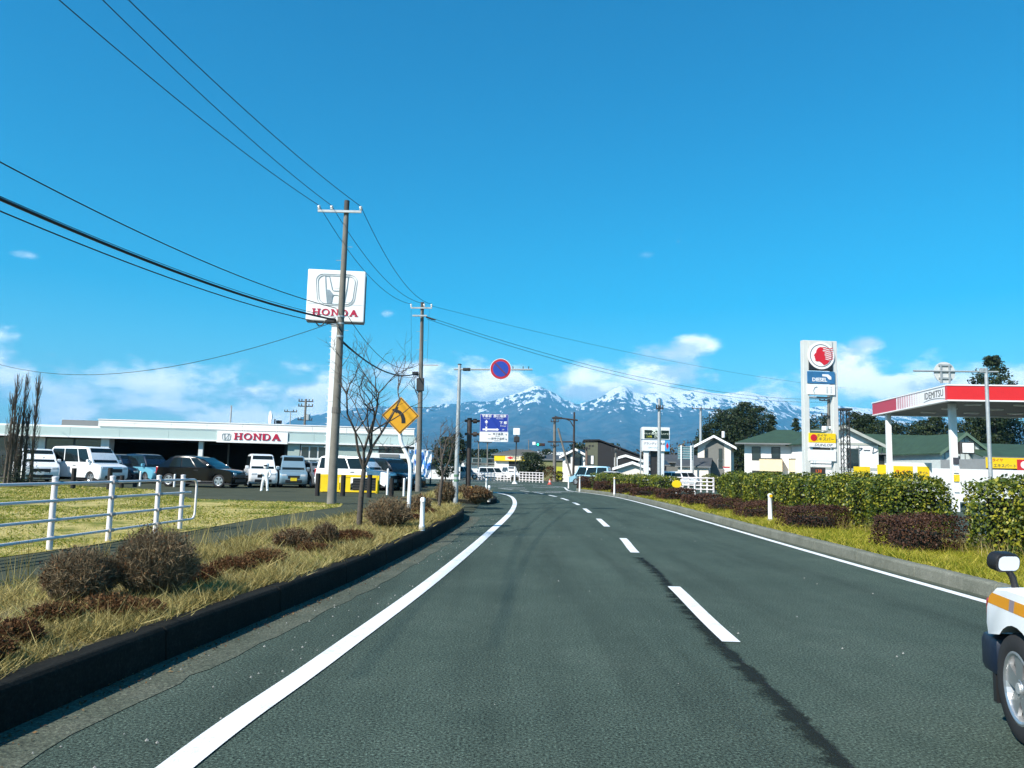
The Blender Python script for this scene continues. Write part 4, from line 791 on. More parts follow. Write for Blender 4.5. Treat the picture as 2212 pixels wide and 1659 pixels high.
# dish and aerials on the roof
ds = bpy.data.objects.new('roof_dish', None); 
q = P(594, 905, 56); rd = thing('satellite_dish', 'white satellite dish on the showroom roof', 'dish', (q.x, q.y, zFt+.1)); hh_ = q.z-(zFt+.1)
MB().cyl((0, 0, 0), (0, 0, hh_), .05, n=8).build('mount', darkm, rd); dm = MB().lathe([(0, .05), (.2, .03), (.4, -.05), (.5, -.12)], 18).build('reflector', white, rd, smooth=True); dm.location = (-.2, -.15, hh_+.1); dm.rotation_euler = (0, 0, math.radians(-60))
MB().box(.1, .5, -.05, .05, hh_-.35, hh_-.1).build('receiver', darkm, rd)
for (u, yt, Y, lbl, arm_) in ((500, 876, 60, 'thin lone aerial mast above the showroom roof', 0), (661, 862, 95, 'distant utility pole with crossarms behind the showroom roof', 1), (628, 888, 110, 'smaller faint aerial behind the showroom roof', 2)):
    q = P(u, yt, Y); b = Vector((q.x, Y, 0)); o = thing('utility_pole' if arm_ == 1 else 'aerial_mast', lbl, 'pole', b, 0)
    MB().cyl((0, 0, 0), (0, 0, q.z), .14 if arm_ == 1 else .07, n=8).build('shaft', conc if arm_ == 1 else galv, o)
    if arm_:
        for k, zq in enumerate((q.z-.3, q.z-.9, q.z-2.6) if arm_ == 1 else (q.z-.1,)):
            MB().box(-.9, .9, -.06, .06, zq-.06, zq+.06).build('crossarm', darkm, o)
            for x in (-.85, -.5, .4, .85): MB().cyl((x, 0, zq), (x, 0, zq+.3), .07, n=6).build('insulator', darkm, o)
        if arm_ == 1: MB().cyl((.4, 0, q.z-2.6), (.4, 0, q.z-1.9), .25, n=10).build('transformer', galv, o)
# banners at the entrance corner
bnm = bpy.data.materials.new('banner_blue_white'); bnm.use_nodes = True; t = NT(bnm.node_tree)
nzz = t.noise(t.vm('MULTIPLY', t.n('ShaderNodeNewGeometry').outputs['Position'], (2.2, 1, 1.1)).outputs[0], 1.5, 5); t.n('ShaderNodeOutputMaterial', {0: t.n('ShaderNodeBsdfPrincipled', {'Base Color': t.ramp(nzz, [(.42, (.02, .12, .45)), (.47, (.15, .42, .75)), (.53, (.75, .8, .85))]), 'Roughness': .8}).outputs[0]})
for k, (u, Y, lbl) in enumerate(((893, 46, 'tall blue and white banner flag left of the showroom corner'), (905, 47.5, 'blue and white banner flag nearest the far utility pole'), (917, 49, 'blue and white banner flag furthest right at the showroom corner'), (881, 47, 'blue and white banner flag left of all at the showroom entrance'))):
    o = thing('banner_flag', lbl, 'banner', at(u, Y), math.radians(-20+15*k), 'banner flags'); hB_ = 2.9 if k == 0 else 2.4
    MB().cyl((0, 0, 0), (0, 0, hB_), .022, n=8).build('pole', white, o); MB().cyl((0, 0, hB_-.05), (.42, 0, hB_-.05), .012, n=6).build('top_rod', white, o); MB().box(-.2, .2, -.2, .2, 0, .12).build('base', black, o)
    mF = MB(); n = 9
    for r_ in range(n+1):
        for c_ in range(5): mF.v.append(((.02+.36*c_/4), .07*math.sin(r_*1.1+c_*1.4+k), hB_-.07-(hB_-.7)*r_/n))
    mF.f = [(r_*5+c_, r_*5+c_+1, r_*5+c_+6, r_*5+c_+5) for r_ in range(n) for c_ in range(4)]; mF.build('cloth', bnm, o, smooth=True)
# ================================================================ right side and far side
def gable(name, label, loc, rz, w_, d_, he, hr, wallm, roofm, ridge='y', over=.35, windows=(), cat='house', group=None, hip=0., eavem=None, extra=None):
    """front is the local -y face; windows: (face, a0, a1, z0, z1) with face F (front), L (left side)"""
    t_ = thing(name, label, cat, loc, rz, group); hw = w_/2
    if ridge == 'y': MB().prism([(-hw, -.3), (hw, -.3), (hw, he), (0, hr), (-hw, he)], 0, d_).build('wall', wallm, t_)
    else: MB().add([(-hw, 0, -.3), (hw, 0, -.3), (hw, d_, -.3), (-hw, d_, -.3), (-hw, 0, he), (hw, 0, he), (hw, d_, he), (-hw, d_, he), (-hw+hip*.98, d_/2, hr-.05), (hw-hip*.98, d_/2, hr-.05)], [(0, 1, 5, 4), (1, 2, 6, 5) if hip else (1, 2, 6, 9, 5), (2, 3, 7, 6), (3, 0, 4, 7) if hip else (3, 0, 4, 8, 7), (4, 5, 9, 8), (6, 7, 8, 9)]+([(5, 6, 9), (7, 4, 8)] if hip else [])).build('wall', wallm, t_)
    th = .14; ov = over
    if ridge == 'y':
        sl_ = (hr-he)/hw
        for s in (-1, 1):
            e = hw+ov; ze = he-sl_*ov
            MB().add([(0, -ov, hr+.02), (0, d_+ov, hr+.02), (s*e, d_+ov, ze+.02), (s*e, -ov, ze+.02), (0, -ov, hr+th), (0, d_+ov, hr+th), (s*e, d_+ov, ze+th), (s*e, -ov, ze+th)], [(0, 1, 2, 3), (7, 6, 5, 4), (0, 3, 7, 4), (1, 5, 6, 2), (2, 6, 7, 3), (0, 4, 5, 1)]).build('roof', roofm, t_)
            MB().add([(0, -ov-.05, hr-.12), (s*e, -ov-.05, ze-.12), (s*e, -ov-.05, ze+th+.03), (0, -ov-.05, hr+th+.03), (0, -ov-.003, hr-.12), (s*e, -ov-.003, ze-.12), (s*e, -ov-.003, ze+th+.03), (0, -ov-.003, hr+th+.03)], [(0, 1, 2, 3), (7, 6, 5, 4), (0, 4, 5, 1), (1, 5, 6, 2), (2, 6, 7, 3), (3, 7, 4, 0)]).build('bargeboard', eavem or white, t_)
    else:
        hd_ = d_/2; sl_ = (hr-he)/hd_; xe = hw+ov; ze = he-sl_*ov; xr = hw-hip if hip else hw+ov
        for s in (-1, 1):
            y0 = d_/2+s*(hd_+ov)
            MB().add([(-xr, d_/2, hr+.02), (xr, d_/2, hr+.02), (xe, y0, ze+.02), (-xe, y0, ze+.02), (-xr, d_/2, hr+th), (xr, d_/2, hr+th), (xe, y0, ze+th), (-xe, y0, ze+th)], [(0, 1, 2, 3), (7, 6, 5, 4), (0, 3, 7, 4), (1, 5, 6, 2), (2, 6, 7, 3), (0, 4, 5, 1)]).build('roof', roofm, t_)
        if hip:
            for s in (-1, 1): MB().add([(s*xr, d_/2, hr+th-.002), (s*xe, -ov, ze+th-.002), (s*xe, d_+ov, ze+th-.002), (s*xr, d_/2, hr), (s*xe, -ov, ze), (s*xe, d_+ov, ze)], [(0, 1, 2), (3, 5, 4), (1, 4, 5, 2), (0, 3, 4, 1), (0, 2, 5, 3)]).build('roof', roofm, t_)
        MB().box(-xe, xe, -ov-.05, -ov-.003, ze-.02, ze+th-.02).build('gutter', eavem or M('eave_shade_grey', (.16, .17, .17), .6), t_)  # default grey stands in for the dark shadow at the eave
    fr = M('window_frame_grey', (.35, .35, .34), .5)
    for (fc, a0, a1, z0, z1) in windows:
        if fc == 'F':
            f_ = MB().box(a0-.06, a1+.06, -.05, .05, z0-.06, z1+.06).build('window', fr, t_); MB().box(a0, a1, -.065, -.05, z0, z1).build('pane', win, t_).parent = f_
        else:
            s = -1 if fc == 'L' else 1
            f_ = MB().box(s*hw-.05, s*hw+.05, a0-.06, a1+.06, z0-.06, z1+.06).build('window', fr, t_); MB().box(s*hw+s*.05-.0075, s*hw+s*.05+.0075, a0, a1, z0, z1).build('pane', win, t_).parent = f_
    return t_
def ribbed(name, col, ang=0., n=3.):
    mt = bpy.data.materials.new(name); mt.use_nodes = True; t = NT(mt.node_tree); pos = t.n('ShaderNodeNewGeometry').outputs['Position']
    f = t.ramp(t.noise(pos, 1.4, 5, .65), [(.3, .75), (.7, 1.2)]); c = t.mix(1., col, f, 'MULTIPLY')
    wv = t.n('ShaderNodeTexWave', {'Vector': pos, 'Scale': n, 'Distortion': .3}, wave_type='BANDS', bands_direction='Z').outputs[0]
    t.n('ShaderNodeOutputMaterial', {0: t.n('ShaderNodeBsdfPrincipled', {'Base Color': c, 'Roughness': .7, 'Normal': t.n('ShaderNodeBump', {'Strength': .5, 'Distance': .05, 'Height': wv}).outputs[0]}).outputs[0]}); return mt
groof = ribbed('green_roof', (.030, .062, .033)); broof = ribbed('blue_roof', (.014, .035, .055)); greyr = ribbed('grey_tile_roof', (.055, .06, .065)); brnr = ribbed('brown_roof', (.10, .09, .07)); redr = ribbed('red_roof', (.25, .04, .04))
cream = M('cream_wall', (.72, .66, .58), .8, .06, 1.); grey_w = M('grey_wall', (.16, .16, .145), .8, .08); wwall = M('white_render', (.80, .79, .76), .75, .05, 1.2); pale = M('pale_board_wall', (.50, .55, .54), .7, .08); dark_w = M('dark_house_wall', (.018, .018, .020), .8, .1); olive = M('olive_wall', (.16, .17, .07), .75, .06); tan = M('tan_brick', (.55, .38, .20), .8, .15, 8); ywall = M('yellow_wall', (.42, .42, .03), .7, .06)
def base(u, Y, z=0.): return Vector((P(u, 1030, Y).x, Y, z))
def hz_(u, y, Y): return P(u, y, Y).z
# --- apartment houses
Y = 96; b0 = base(1543, Y); gw = abs(P(1574, 1000, Y).x-P(1512, 1000, Y).x)*1.12
ho = gable('apartment_house', 'grey and cream gabled house with a dark blue roof behind the low fence', b0, math.radians(-18), gw, 11, hz_(1540, 962, Y), hz_(1536, 943, Y), cream, broof, 'y', .7, (('F', -gw*.30, -gw*.18, hz_(1540, 1002, Y)-.6, hz_(1540, 985, Y)-.4), ('F', gw*.12, gw*.26, hz_(1540, 1002, Y)-.6, hz_(1540, 985, Y)-.4)), cat='house')
MB().prism([(-gw*.26, 0), (gw*.30, 0), (gw*.30, hz_(1540, 961, Y)), (0, hz_(1536, 947, Y)), (-gw*.26, hz_(1540, 963, Y))], -.04, -.004).build('grey_panel', grey_w, ho)
MB().prism([(-gw*.25, 0), (gw*.05, 0), (gw*.05, 1.4), (-gw*.25, 1.4)], -.06, -.045).build('garage_door', black, ho)
for x in (-gw*.24, gw*.19): f_ = MB().box(x-.22, x+.22, -.1, -.05, 3.0, 4.6).build('window', darkm, ho); MB().box(x-.16, x+.16, -.115, -.1, 3.06, 4.54).build('pane', win, f_)
MB().cyl((1.0, 2.5, hz_(1536, 943, Y)), (1.0, 2.5, hz_(1536, 943, Y)+.8), .2, n=10).build('chimney', white, ho)
gable('lean_to_shed', 'cream lean-to with a white edged roof left of the grey gabled house', base(1497, Y-3), math.radians(-18), 3.6, 6, hz_(1500, 1008, Y), hz_(1500, 996, Y)+.3, cream, greyr, 'x', .3, cat='shed')
Y = 76; xa, xb = P(1612, 1000, Y).x, P(1772, 1000, Y).x; wlen = xb-xa
wlen *= 1.08; ap = gable('apartment_block', 'white two-storey block with a hipped green roof and tan balconies', ((xa+xb)/2+.3, Y, 0), math.radians(-17), wlen, 10, hz_(1680, 955, Y), hz_(1680, 925, Y), wwall, groof, 'x', .9, (), cat='apartments', hip=3.2)
for k in range(4):
    x = -wlen/2+.7+k*wlen*.235; f_ = MB().box(x, x+.85, -.04, .03, 2.9, 4.25).build('window', darkm, ap); MB().box(x+.06, x+.79, -.055, -.04, 2.96, 4.19).build('pane', win, f_)
    MB().box(x+.0, x+.85, -.04, .03, .2, 1.9).build('door', darkm, ap)
for x0, x1 in ((-wlen/2+1.4, -wlen/2+3.5), (-wlen/2+4.2, -wlen/2+6.6)):
    bl = MB().box(x0, x1, -1.1, -.02, 1.85, 3.05).build('balcony', M('balcony_cream', (.75, .60, .38), .8, .06), ap); nb_ = 4
    for i in range(nb_):
        for j in range(3): MB().box(x1+.002, x1+.03, -1.1+i*.27+.01, -1.1+(i+1)*.27-.01, 1.86+j*.4, 1.86+(j+1)*.4-.02).build('brick', tan, bl)
    MB().box(x0-.05, x1+.05, -1.15, -.02, 3.052, 3.12).build('balcony_rail', darkm, bl)
Y = 72; xg0, xg1 = P(1742, 1000, Y).x, P(1898, 1000, Y).x; wl_ = xg1-xg0
g1_ = gable('apartment_block', 'white gabled block with dark writing on its wall behind the lattice mast', ((xg0+xg1)/2, Y, 0), 0, wl_, 9, hz_(1895, 960, Y), hz_(1820, 922, Y), wwall, groof, 'y', .5, (('F', .4, 1.5, 2.3, 4.1),), cat='apartments', eavem=M('bargeboard_grey', (.42, .43, .38), .7))
MB().box(-wl_/2+.03, wl_/2-.03, -.04, -.003, hz_(1820, 961, Y), hz_(1820, 956, Y)).build('belt_board', M('bargeboard_grey', (.42, .43, .38), .7), g1_); MB().box(wl_*.22, wl_*.235, -.035, -.003, .1, hz_(1820, 962, Y)).build('joint_board', M('bargeboard_grey', (.42, .43, .38), .7), g1_); MB().box(-wl_/2+.03, wl_/2-.03, -.04, -.003, hz_(1820, 1014, Y), hz_(1820, 1009, Y)).build('belt_board', M('bargeboard_grey', (.42, .43, .38), .7), g1_)
text('マーレ I', .75, dk, g1_, (wl_*.36, -.045, hz_(1870, 974, Y)), shear=.2)
Y = 80; xa, xb = P(1880, 1000, Y).x, P(2060, 1000, Y).x
r2 = gable('apartment_block', 'long block with a plain green roof behind the service station pillars', ((xa+xb)/2, Y, 0), 0, xb-xa, 9, hz_(1960, 977, Y), hz_(1960, 937, Y), wwall, groof, 'x', .7, (), cat='apartments')
for k in range(7): x = -(xb-xa)/2+.6+k*(xb-xa)/7.2; f_ = MB().box(x, x+.85, -.04, .03, 2.6, 4.2).build('window', darkm, r2); MB().box(x+.05, x+.8, -.055, -.04, 2.66, 4.14).build('pane', win, f_)
Y = 70; xg0, xg1 = P(2036, 1000, Y).x, P(2134, 1000, Y).x; w3 = xg1-xg0
g2_ = gable('apartment_block', 'pale half-timbered gabled block between the station pillars and the light mast', ((xg0+xg1)/2, Y, 0), 0, w3, 10, hz_(2090, 976, Y), hz_(2082, 938, Y), pale, groof, 'y', .4, (('F', -w3*.28, -w3*.12, 1.9, 3.6), ('F', w3*.16, w3*.22, 1.9, 2.9), ('F', w3*.28, w3*.34, 1.9, 2.9)), cat='apartments', eavem=M('bargeboard_green', (.10, .16, .11), .7))
for k in range(9):
    x = -w3/2+w3*(k+.5)/9; MB().box(x-.035, x+.035, -.04, -.003, .2, hz_(2090, 976, Y)-.02+ (hz_(2082, 938, Y)-hz_(2090, 976, Y))*(1-abs(x)/(w3/2))*.9).build('timber', M('timber_grey', (.20, .22, .21), .8), g2_)
MB().box(-w3/2+.02, w3/2-.02, -.07, -.042, hz_(2090, 978, Y), hz_(2090, 974, Y)).build('belt_board', M('timber_grey', (.20, .22, .21), .8), g2_); text('マーレ II', .5, dk, g2_, (w3*.36, -.08, hz_(2115, 992, Y)), shear=.2)
Y = 68; xa, xb = P(2130, 1000, Y).x, P(2330, 1000, Y).x
gable('apartment_block', 'green roofed block at the right edge behind the yellow shop fascia', ((xa+xb)/2, Y, 0), 0, xb-xa, 9, hz_(2160, 986, Y), hz_(2160, 957, Y), wwall, groof, 'x', .6, (), cat='apartments', hip=0)

# --- service station
CA = math.atan2(-1.1, 9.7); co = P(2047, 866, 34.6); co.z = 0; zc0 = P(2047, 866, 34.6).z; zc1 = P(2047, 830, 34.6).z
can = thing('station_canopy', 'service station canopy with red and white fascia on white pillars', 'canopy', co, CA)
MB().box(.25, 16, .25, 9.4, zc0+.06, zc1-.05).build('roof_slab', M('canopy_soffit', (.16, .165, .165), .7, .1), can)
cr_ = M('canopy_red', (.62, .02, .022), .35, .04); cw_ = M('canopy_white', (.80, .80, .80), .4, .03); crf = M('canopy_side_red', (.44, .04, .065), .4, .05)  # side red is darker and pinker than the front red
MB().box(.0, 16, .0, .24, zc0+.06, zc1-.06).build('front_fascia', cr_, can); MB().box(-.02, 16, -.03, .26, zc0, zc0+.058).build('front_trim', cw_, can); MB().box(-.02, 16, -.03, .26, zc1-.058, zc1).build('front_trim', cw_, can)
Lc = 9.6; yr_ = Lc*.46
MB().box(.0, .22, .245, yr_+1.6, zc0+.06, zc1-.06).build('side_fascia', cw_, can); MB().box(.0, .22, yr_+1.6, Lc, zc0+.06, zc1-.06).build('side_fascia_red', crf, can)
mpx = MB(); pk = M('halftone_red', (.62, .34, .38), .4)
for i in range(11):
    for j in range(6):
        s = .055*(i/10)**.9+.01; yq = 2.75+i*.3; zq = zc0+.13+j*(zc1-zc0-.22)/5.2; mpx.add([(-.006, yq-s*1.7, zq-s), (-.006, yq+s*1.7, zq-s), (-.006, yq+s*1.7, zq+s), (-.006, yq-s*1.7, zq+s)], [(0, 3, 2, 1)])
tag(mpx.build('halftone_dots', pk, can), kind='stuff')
MB().box(-.03, .24, .262, Lc+.03, zc0, zc0+.058).build('side_trim', cw_, can); MB().box(-.03, .24, .262, Lc+.03, zc1-.058, zc1).build('side_trim', cw_, can); MB().box(.24, 16, Lc-.2, Lc, zc0, zc1).build('back_fascia', cw_, can)
text('IDEMITSU', .46, M('grey_letters', (.10, .11, .11), .5), can, (-.01, 1.42, (zc0+zc1)/2+.03), rot=(math.pi/2, 0, -math.pi/2), sx=1.05)
mar = MB(); pts_ = [(.25+2.3*i/12, zc0+.10+.10*math.sin(math.pi*i/12*.9)) for i in range(13)]
for (a, za), (b, zb__) in zip(pts_, pts_[1:]): mar.add([(-.008, a, za), (-.008, b, zb__), (-.008, b, zb__+.03), (-.008, a, za+.03)], [(0, 1, 2, 3)])
mar.build('swoosh', M('grey_letters', (.10, .11, .11), .5), can)
for x in (2.0, 4.2, 6.4, 9): 
    for y in (2, 4.5, 7): MB().box(x-.35, x+.35, y-.12, y+.12, zc0+.0, zc0+.059).build('ceiling_lamp', M('lamp_cover', (.8, .8, .78), .4), can)
pil = M('pillar_white', (.78, .79, .78), .4, .04)
for (x, y, w_) in ((1.0, 1.9, .29), (.35, 8.2, .26), (8.5, 1.9, .29), (8.5, 8.2, .29)): MB().box(x-w_/2, x+w_/2, y-w_/2, y+w_/2, -.05, zc0+.06).build('pillar', pil, can, bevel=.03)
bx_ = MB().box(1.18, 1.75, 1.5, 1.9, 2.7, 3.25).build('floodlight', darkm, can); MB().box(1.22, 1.71, 1.47, 1.5, 2.75, 3.2).build('lens', M('lamp_cover', (.8, .8, .78), .4), bx_)
for k, (z, c) in enumerate(((1.4, (.7, .5, .02)), (1.8, (.7, .72, .75)), (2.2, (.05, .05, .06)), (.9, (.7, .72, .75)))): MB().box(.88, 1.14, 1.70, 1.725, z, z+.32).build('poster', M('poster_%d' % k, c, .5, .4, 12), can)
wall_ = thing('station_wall', 'low white wall of the service station behind the hedge', 'wall', base(2085, 52)); MB().box(-4.6, 6.2, 0, .25, 0, hz_(2085, 1013, 52)).build('wall_panel', pil, wall_)
bw = thing('banner_board', 'white board with two yellow posters beside the canopy pillar', 'board', base(1968, 42)); MB().box(-1.15, 1.15, 0, .08, 0, hz_(1968, 999, 42)).build('board', pil, bw); MB().box(-.95, .1, -.02, 0, 1.35, 2.15).build('poster', yellow, bw); MB().box(.35, 1.0, -.02, 0, 1.4, 2.15).build('poster', yellow, bw); text('タイヤ', .3, red, bw, (-.45, -.026, 1.8)); text('オイル', .16, dk, bw, (.68, -.026, 1.8))
for (u, w_, yt, tilt, lbl) in ((1862, .85, 1008, .05, 'wide yellow board leaning in the station yard behind the hedge'), (1905, .42, 1004, -.1, 'narrow yellow board standing left of the canopy pillar')):
    o = thing('sale_board', lbl, 'board', base(u, 40), tilt); MB().box(-w_/2, w_/2, -.03, .03, .25, hz_(u, yt, 40)).build('panel', yellow, o); 
    for s in (-1, 1): MB().cyl((s*w_*.4, .05, 0), (s*w_*.4, .05, 1.6), .02, n=6).build('leg', darkm, o)
    text('安', .34, dk, o, (0, -.035, 1.25))
shopf = thing('station_shop', 'service station shop with a yellow fascia at the right edge', 'shop', base(2240, 54)); xs = P(2135, 1000, 54).x-shopf.location.x; zt_ = hz_(2180, 989, 54); zb3 = hz_(2180, 1012, 54)
MB().box(xs, 6, .3, 6, -.05, zt_-.1).build('wall', M('shop_grey', (.25, .26, .26), .7), shopf); MB().box(xs, 6, 0, .3, zb3, zt_).build('fascia', yellow, shopf); MB().box(xs+.1, 6, .22, .29, 0, zb3).build('shop_window', win, shopf)
text('タイヤ', .26, red, shopf, (xs+.65, -.01, zt_-.2)); text('エキスパート', .27, dk, shopf, (xs+1.15, -.01, zb3+.17)); MB().box(xs+2.0, xs+3.1, -.03, -.002, zb3-.1, zt_-.1).build('round_mark_panel', red, shopf)
md_ = MB(); c_ = Vector((xs+2.5, 0, (zb3+zt_)/2-.1)); disc(md_, c_, .26, -.045, -.031, 24); md_.build('round_mark', white, shopf)
MB().box(xs+.9, xs+1.6, -1.2, -.6, 0, 1.9).build('vending_machine', darkm, shopf, bevel=.03)
# --- service station tower sign
Yt = 44.; bt = base(1775, Yt); tw_ = thing('tower_sign', 'twin-column service station sign with a red head emblem at its top', 'sign', bt, math.radians(4))
def SL(x, y): k, z = FH(x, y, (bt.x, bt.y), math.radians(4)); return k, z
xl_, _ = SL(1736.5, 880); xlr, _ = SL(1748.5, 880); xrl, _ = SL(1799.5, 880); xrr, _ = SL(1810.5, 880); zt2 = SL(1775, 736)[1]
colm = M('sign_column', (.58, .59, .56), .4, .05)
MB().box(xl_, xlr, -.02, .35, -.05, zt2).build('column', colm, tw_, bevel=.02); MB().box(xrl, xrr, -.02, .35, -.05, zt2).build('column', colm, tw_, bevel=.02)
def panel(name, mat, y0, y1, dy=0., x0=xlr+.002, x1=xrl-.002): return MB().box(x0, x1, -.08+dy, .22, SL(1775, y1)[1], SL(1775, y0)[1]).build(name, mat, tw_, bevel=.012)
panel('emblem_panel', colm, 736.5, 800); p_ = panel('emblem_lower', M('emblem_black', (.012, .016, .02), .4), 776, 800, -.01)
ec = Vector(((xlr+xrl)/2, 0, SL(1777, 769)[1])); eR = (SL(1803, 769)[0]-SL(1751, 769)[0])/2
m_ = MB(); disc(m_, ec, eR*1.10, -.11, -.085); m_.build('emblem_disc', cw_, tw_)
m_ = MB(); n = 40; A = [(ec.x+eR*.92*math.cos(2*math.pi*i/n), ec.z+eR*.92*math.sin(2*math.pi*i/n)) for i in range(n)]; B_ = [(ec.x+eR*.87*math.cos(2*math.pi*i/n), ec.z+eR*.87*math.sin(2*math.pi*i/n)) for i in range(n)]; ring(m_, A, B_, -.118, -.11); m_.build('emblem_ring', M('emblem_black', (.012, .016, .02), .4), tw_)
face = [(.0, .72), (-.25, .62), (-.40, .40), (-.42, .22), (-.50, .18), (-.62, -.02), (-.52, -.07), (-.55, -.20), (-.48, -.28), (-.50, -.42), (-.36, -.48), (-.18, -.46), (-.02, -.56), (.22, -.78), (.52, -.62), (.74, -.36), (.50, -.33), (.30, -.28), (.34, -.10), (.26, .1), (.30, .3), (.10, .4), (.2, .55)]
MB().prism([(ec.x+a*eR, ec.z+b*eR) for a, b in face], -.128, -.118).build('emblem_head', M('emblem_red', (.55, .012, .025), .4), tw_)
for k in range(6):
    st_ = MB(); z0 = .62-.17*k; x0_ = .02+.04*k
    pp = [(x0_+(.98-x0_)*i/8, z0+.05*math.sin(i*.85)) for i in range(9)]
    for (a, za), (b, zb__) in zip(pp, pp[1:]): st_.prism([(ec.x+a*eR, ec.z+za*eR-.025), (ec.x+b*eR, ec.z+zb__*eR-.025), (ec.x+b*eR, ec.z+zb__*eR+.025), (ec.x+a*eR, ec.z+za*eR+.025)], -.126, -.117)
    st_.build('emblem_lock', M('emblem_red', (.55, .012, .025), .4), tw_)
dp = panel('diesel_panel', M('diesel_blue', (.03, .14, .30), .35, .3, 2.5), 803, 829, -.02, xlr-.12, xrl+.10); xm_ = (xlr+xrl)/2
text('DIESEL', .30, cw_, tw_, (xm_-.12, -.106, SL(1770, 821)[1]), bold=.008); MB().prism([(xm_+a, SL(1775, 814)[1]+b) for a, b in ((.05, .14), (.40, .14), (.58, .0), (.58, -.16), (.44, -.16), (.30, .0), (.05, .02))], -.112, -.10).build('pump_mark', cw_, tw_)
panel('service_panel', M('panel_white', (.78, .79, .79), .4, .03), 831, 853, -.02, xlr-.12, xrl+.10); gi = M('panel_grey_ink', (.50, .52, .52), .5); zq = SL(1775, 842)[1]
MB().tube([(xm_-.45, -.104, zq-.2), (xm_-.52, -.104, zq-.05), (xm_-.44, -.104, zq+.12), (xm_-.28, -.104, zq+.17)], .035, 6).build('telephone_mark', gi, tw_)
for s in (.32, .56): MB().box(xm_+s-.05, xm_+s+.05, -.108, -.1, zq-.2, zq+.08).build('person_mark', gi, tw_); 
for s in (.32, .56): m_ = MB(); disc(m_, Vector((xm_+s, 0, zq+.15)), .05, -.108, -.1, 12); m_.build('person_mark', gi, tw_)
panel('tyre_panel', yellow, 936, 956.5, -.02, xlr-.1, xrl+.08); panel('name_panel', cw_, 957, 966, -.02, xlr-.1, xrl+.08); panel('blank_panel', M('panel_white', (.78, .79, .79), .4, .03), 972, 996, -.02, xlr-.1, xrl+.08)
text('タイヤ', .20, dk, tw_, (xm_-.05, -.104, SL(1775, 941.5)[1])); text('エキスパート', .235, dk, tw_, (xm_+.22, -.104, SL(1775, 949)[1])); m_ = MB(); disc(m_, Vector((xm_-.52, 0, SL(1775, 946)[1])), .2, -.105, -.1, 20); m_.build('round_mark', M('emblem_red', (.55, .012, .025), .4), tw_)
text('DUNLOP', .2, dk, tw_, (xm_+.02, -.106, SL(1775, 961.5)[1]), shear=.25, sx=1.3); MB().box(xlr+.2, xrl-.2, -.02, .1, SL(1775, 971.8)[1], SL(1775, 967)[1]).build('cross_brace', darkm, tw_)
for y in (860, 930, 1002): MB().box(xlr, xrl, .1, .16, SL(1775, y)[1]-.03, SL(1775, y)[1]+.03).build('cross_brace', galv, tw_)
# red price lights board beneath
pbrd = thing('price_board', 'small dark price board with orange figures under the tower sign', 'board', base(1768, 41)); MB().box(-.38, .38, 0, .1, .9, 1.95).build('case', darkm, pbrd); MB().cyl((0, .05, 0), (0, .05, .9), .05, n=8).build('leg', galv, pbrd); text('138', .24, M('price_orange', (.75, .14, .02), .5), pbrd, (0, -.01, 1.75)); text('128', .24, M('price_orange', (.75, .14, .02), .5), pbrd, (0, -.01, 1.3))
# --- utility pole seen through the tower sign, lattice mast, other poles
def simple_pole(label, u, ytop, Y, r, arms=(), mat=None, name='utility_pole', grp='utility poles', base_z=0., ubase=None):
    q = P(u, ytop, Y); b = base(u if ubase is None else ubase, Y); b.z = base_z; o = thing(name, label, 'pole', b, 0, grp); h = lean(o, b, q)
    MB().cyl((0, 0, -.2), (0, 0, h), r, r*.65, 12).build('shaft', mat or conc, o, smooth=True)
    for (dz, x0, x1) in arms:
        MB().box(x0, x1, -r-.08, -r, h-dz-.05, h-dz+.05).build('crossarm', darkm, o)
        for i in range(4): x = x0+.05+(x1-x0-.1)*i/3; MB().cyl((x, -r-.04, h-dz+.05), (x, -r-.04, h-dz+.32), .06, .03, n=6).build('insulator', darkm, o)
    return o, h
o, h = simple_pole('utility pole with white transformers seen through the twin-column sign', 1790, 855, 74, .2, ((.5, -1., .4), (2.0, -.8, .8)))
for k, x in enumerate((-.55, .1)): MB().cyl((x, -.45, h-4.0), (x, -.45, h-3.0), .3, n=12).build('transformer', white, o)
MB().cyl((0, -.2, h-.2), (-1.6, -.3, h-.2), .06, n=6).build('lamp_arm', darkm, o); MB().box(-2.2, -1.3, -.4, -.15, h-.3, h-.15).build('lamp_head', galv, o, bevel=.04)
simple_pole('tall pale pole in front of the electronic billboard', 1424, 862, 62, .17, ((.8, -.3, .3),), galv)
simple_pole('pale pole with a comb of dark insulators left of the evergreen clump', 1513.5, 880, 100, .22, ((.2, -1.2, 2.4),), galv)
simple_pole('pale utility pole beside the dark traffic signal pole', 1198, 901, 96, .24, ((.6, -.5, .5), (3.6, -.5, .5)), conc)
simple_pole('short reddish pole left of the dark olive house', 1267, 966, 88, .14, ((.2, -.4, .4),), M('rusty', (.16, .10, .08), .8))
simple_pole('grey pole in front of the black house wall', 1330, 968, 84, .15, ((.3, -.5, .5), (2.4, -.9, .3)), conc)
for (u, yt, lbl) in ((1034, 953, 'thin pole left of two behind the white railing'), (1053, 954, 'thin dark pole right of two behind the white railing')): simple_pole(lbl, u, yt, 105, .12, ((.1, -.6, .6),), conc)
simple_pole('thin faint pole right of the small round sign lamp', 1142, 950, 150, .12, (), conc); simple_pole('pale pole beside the second billboard frame', 1497, 985-30, 92, .14, ((.1, -.7, .3),), galv)
lt = thing('lattice_mast', 'dark steel lattice mast behind the twin-column sign', 'mast', base(1828, 52)); hl_ = hz_(1828, 884, 52)
for sx_, sy_ in ((-1, -1), (1, -1), (1, 1), (-1, 1)): MB().cyl((sx_*.24, sy_*.24, -.1), (sx_*.2, sy_*.2, hl_), .035, n=6).build('leg', darkm, lt)
nb_ = 12
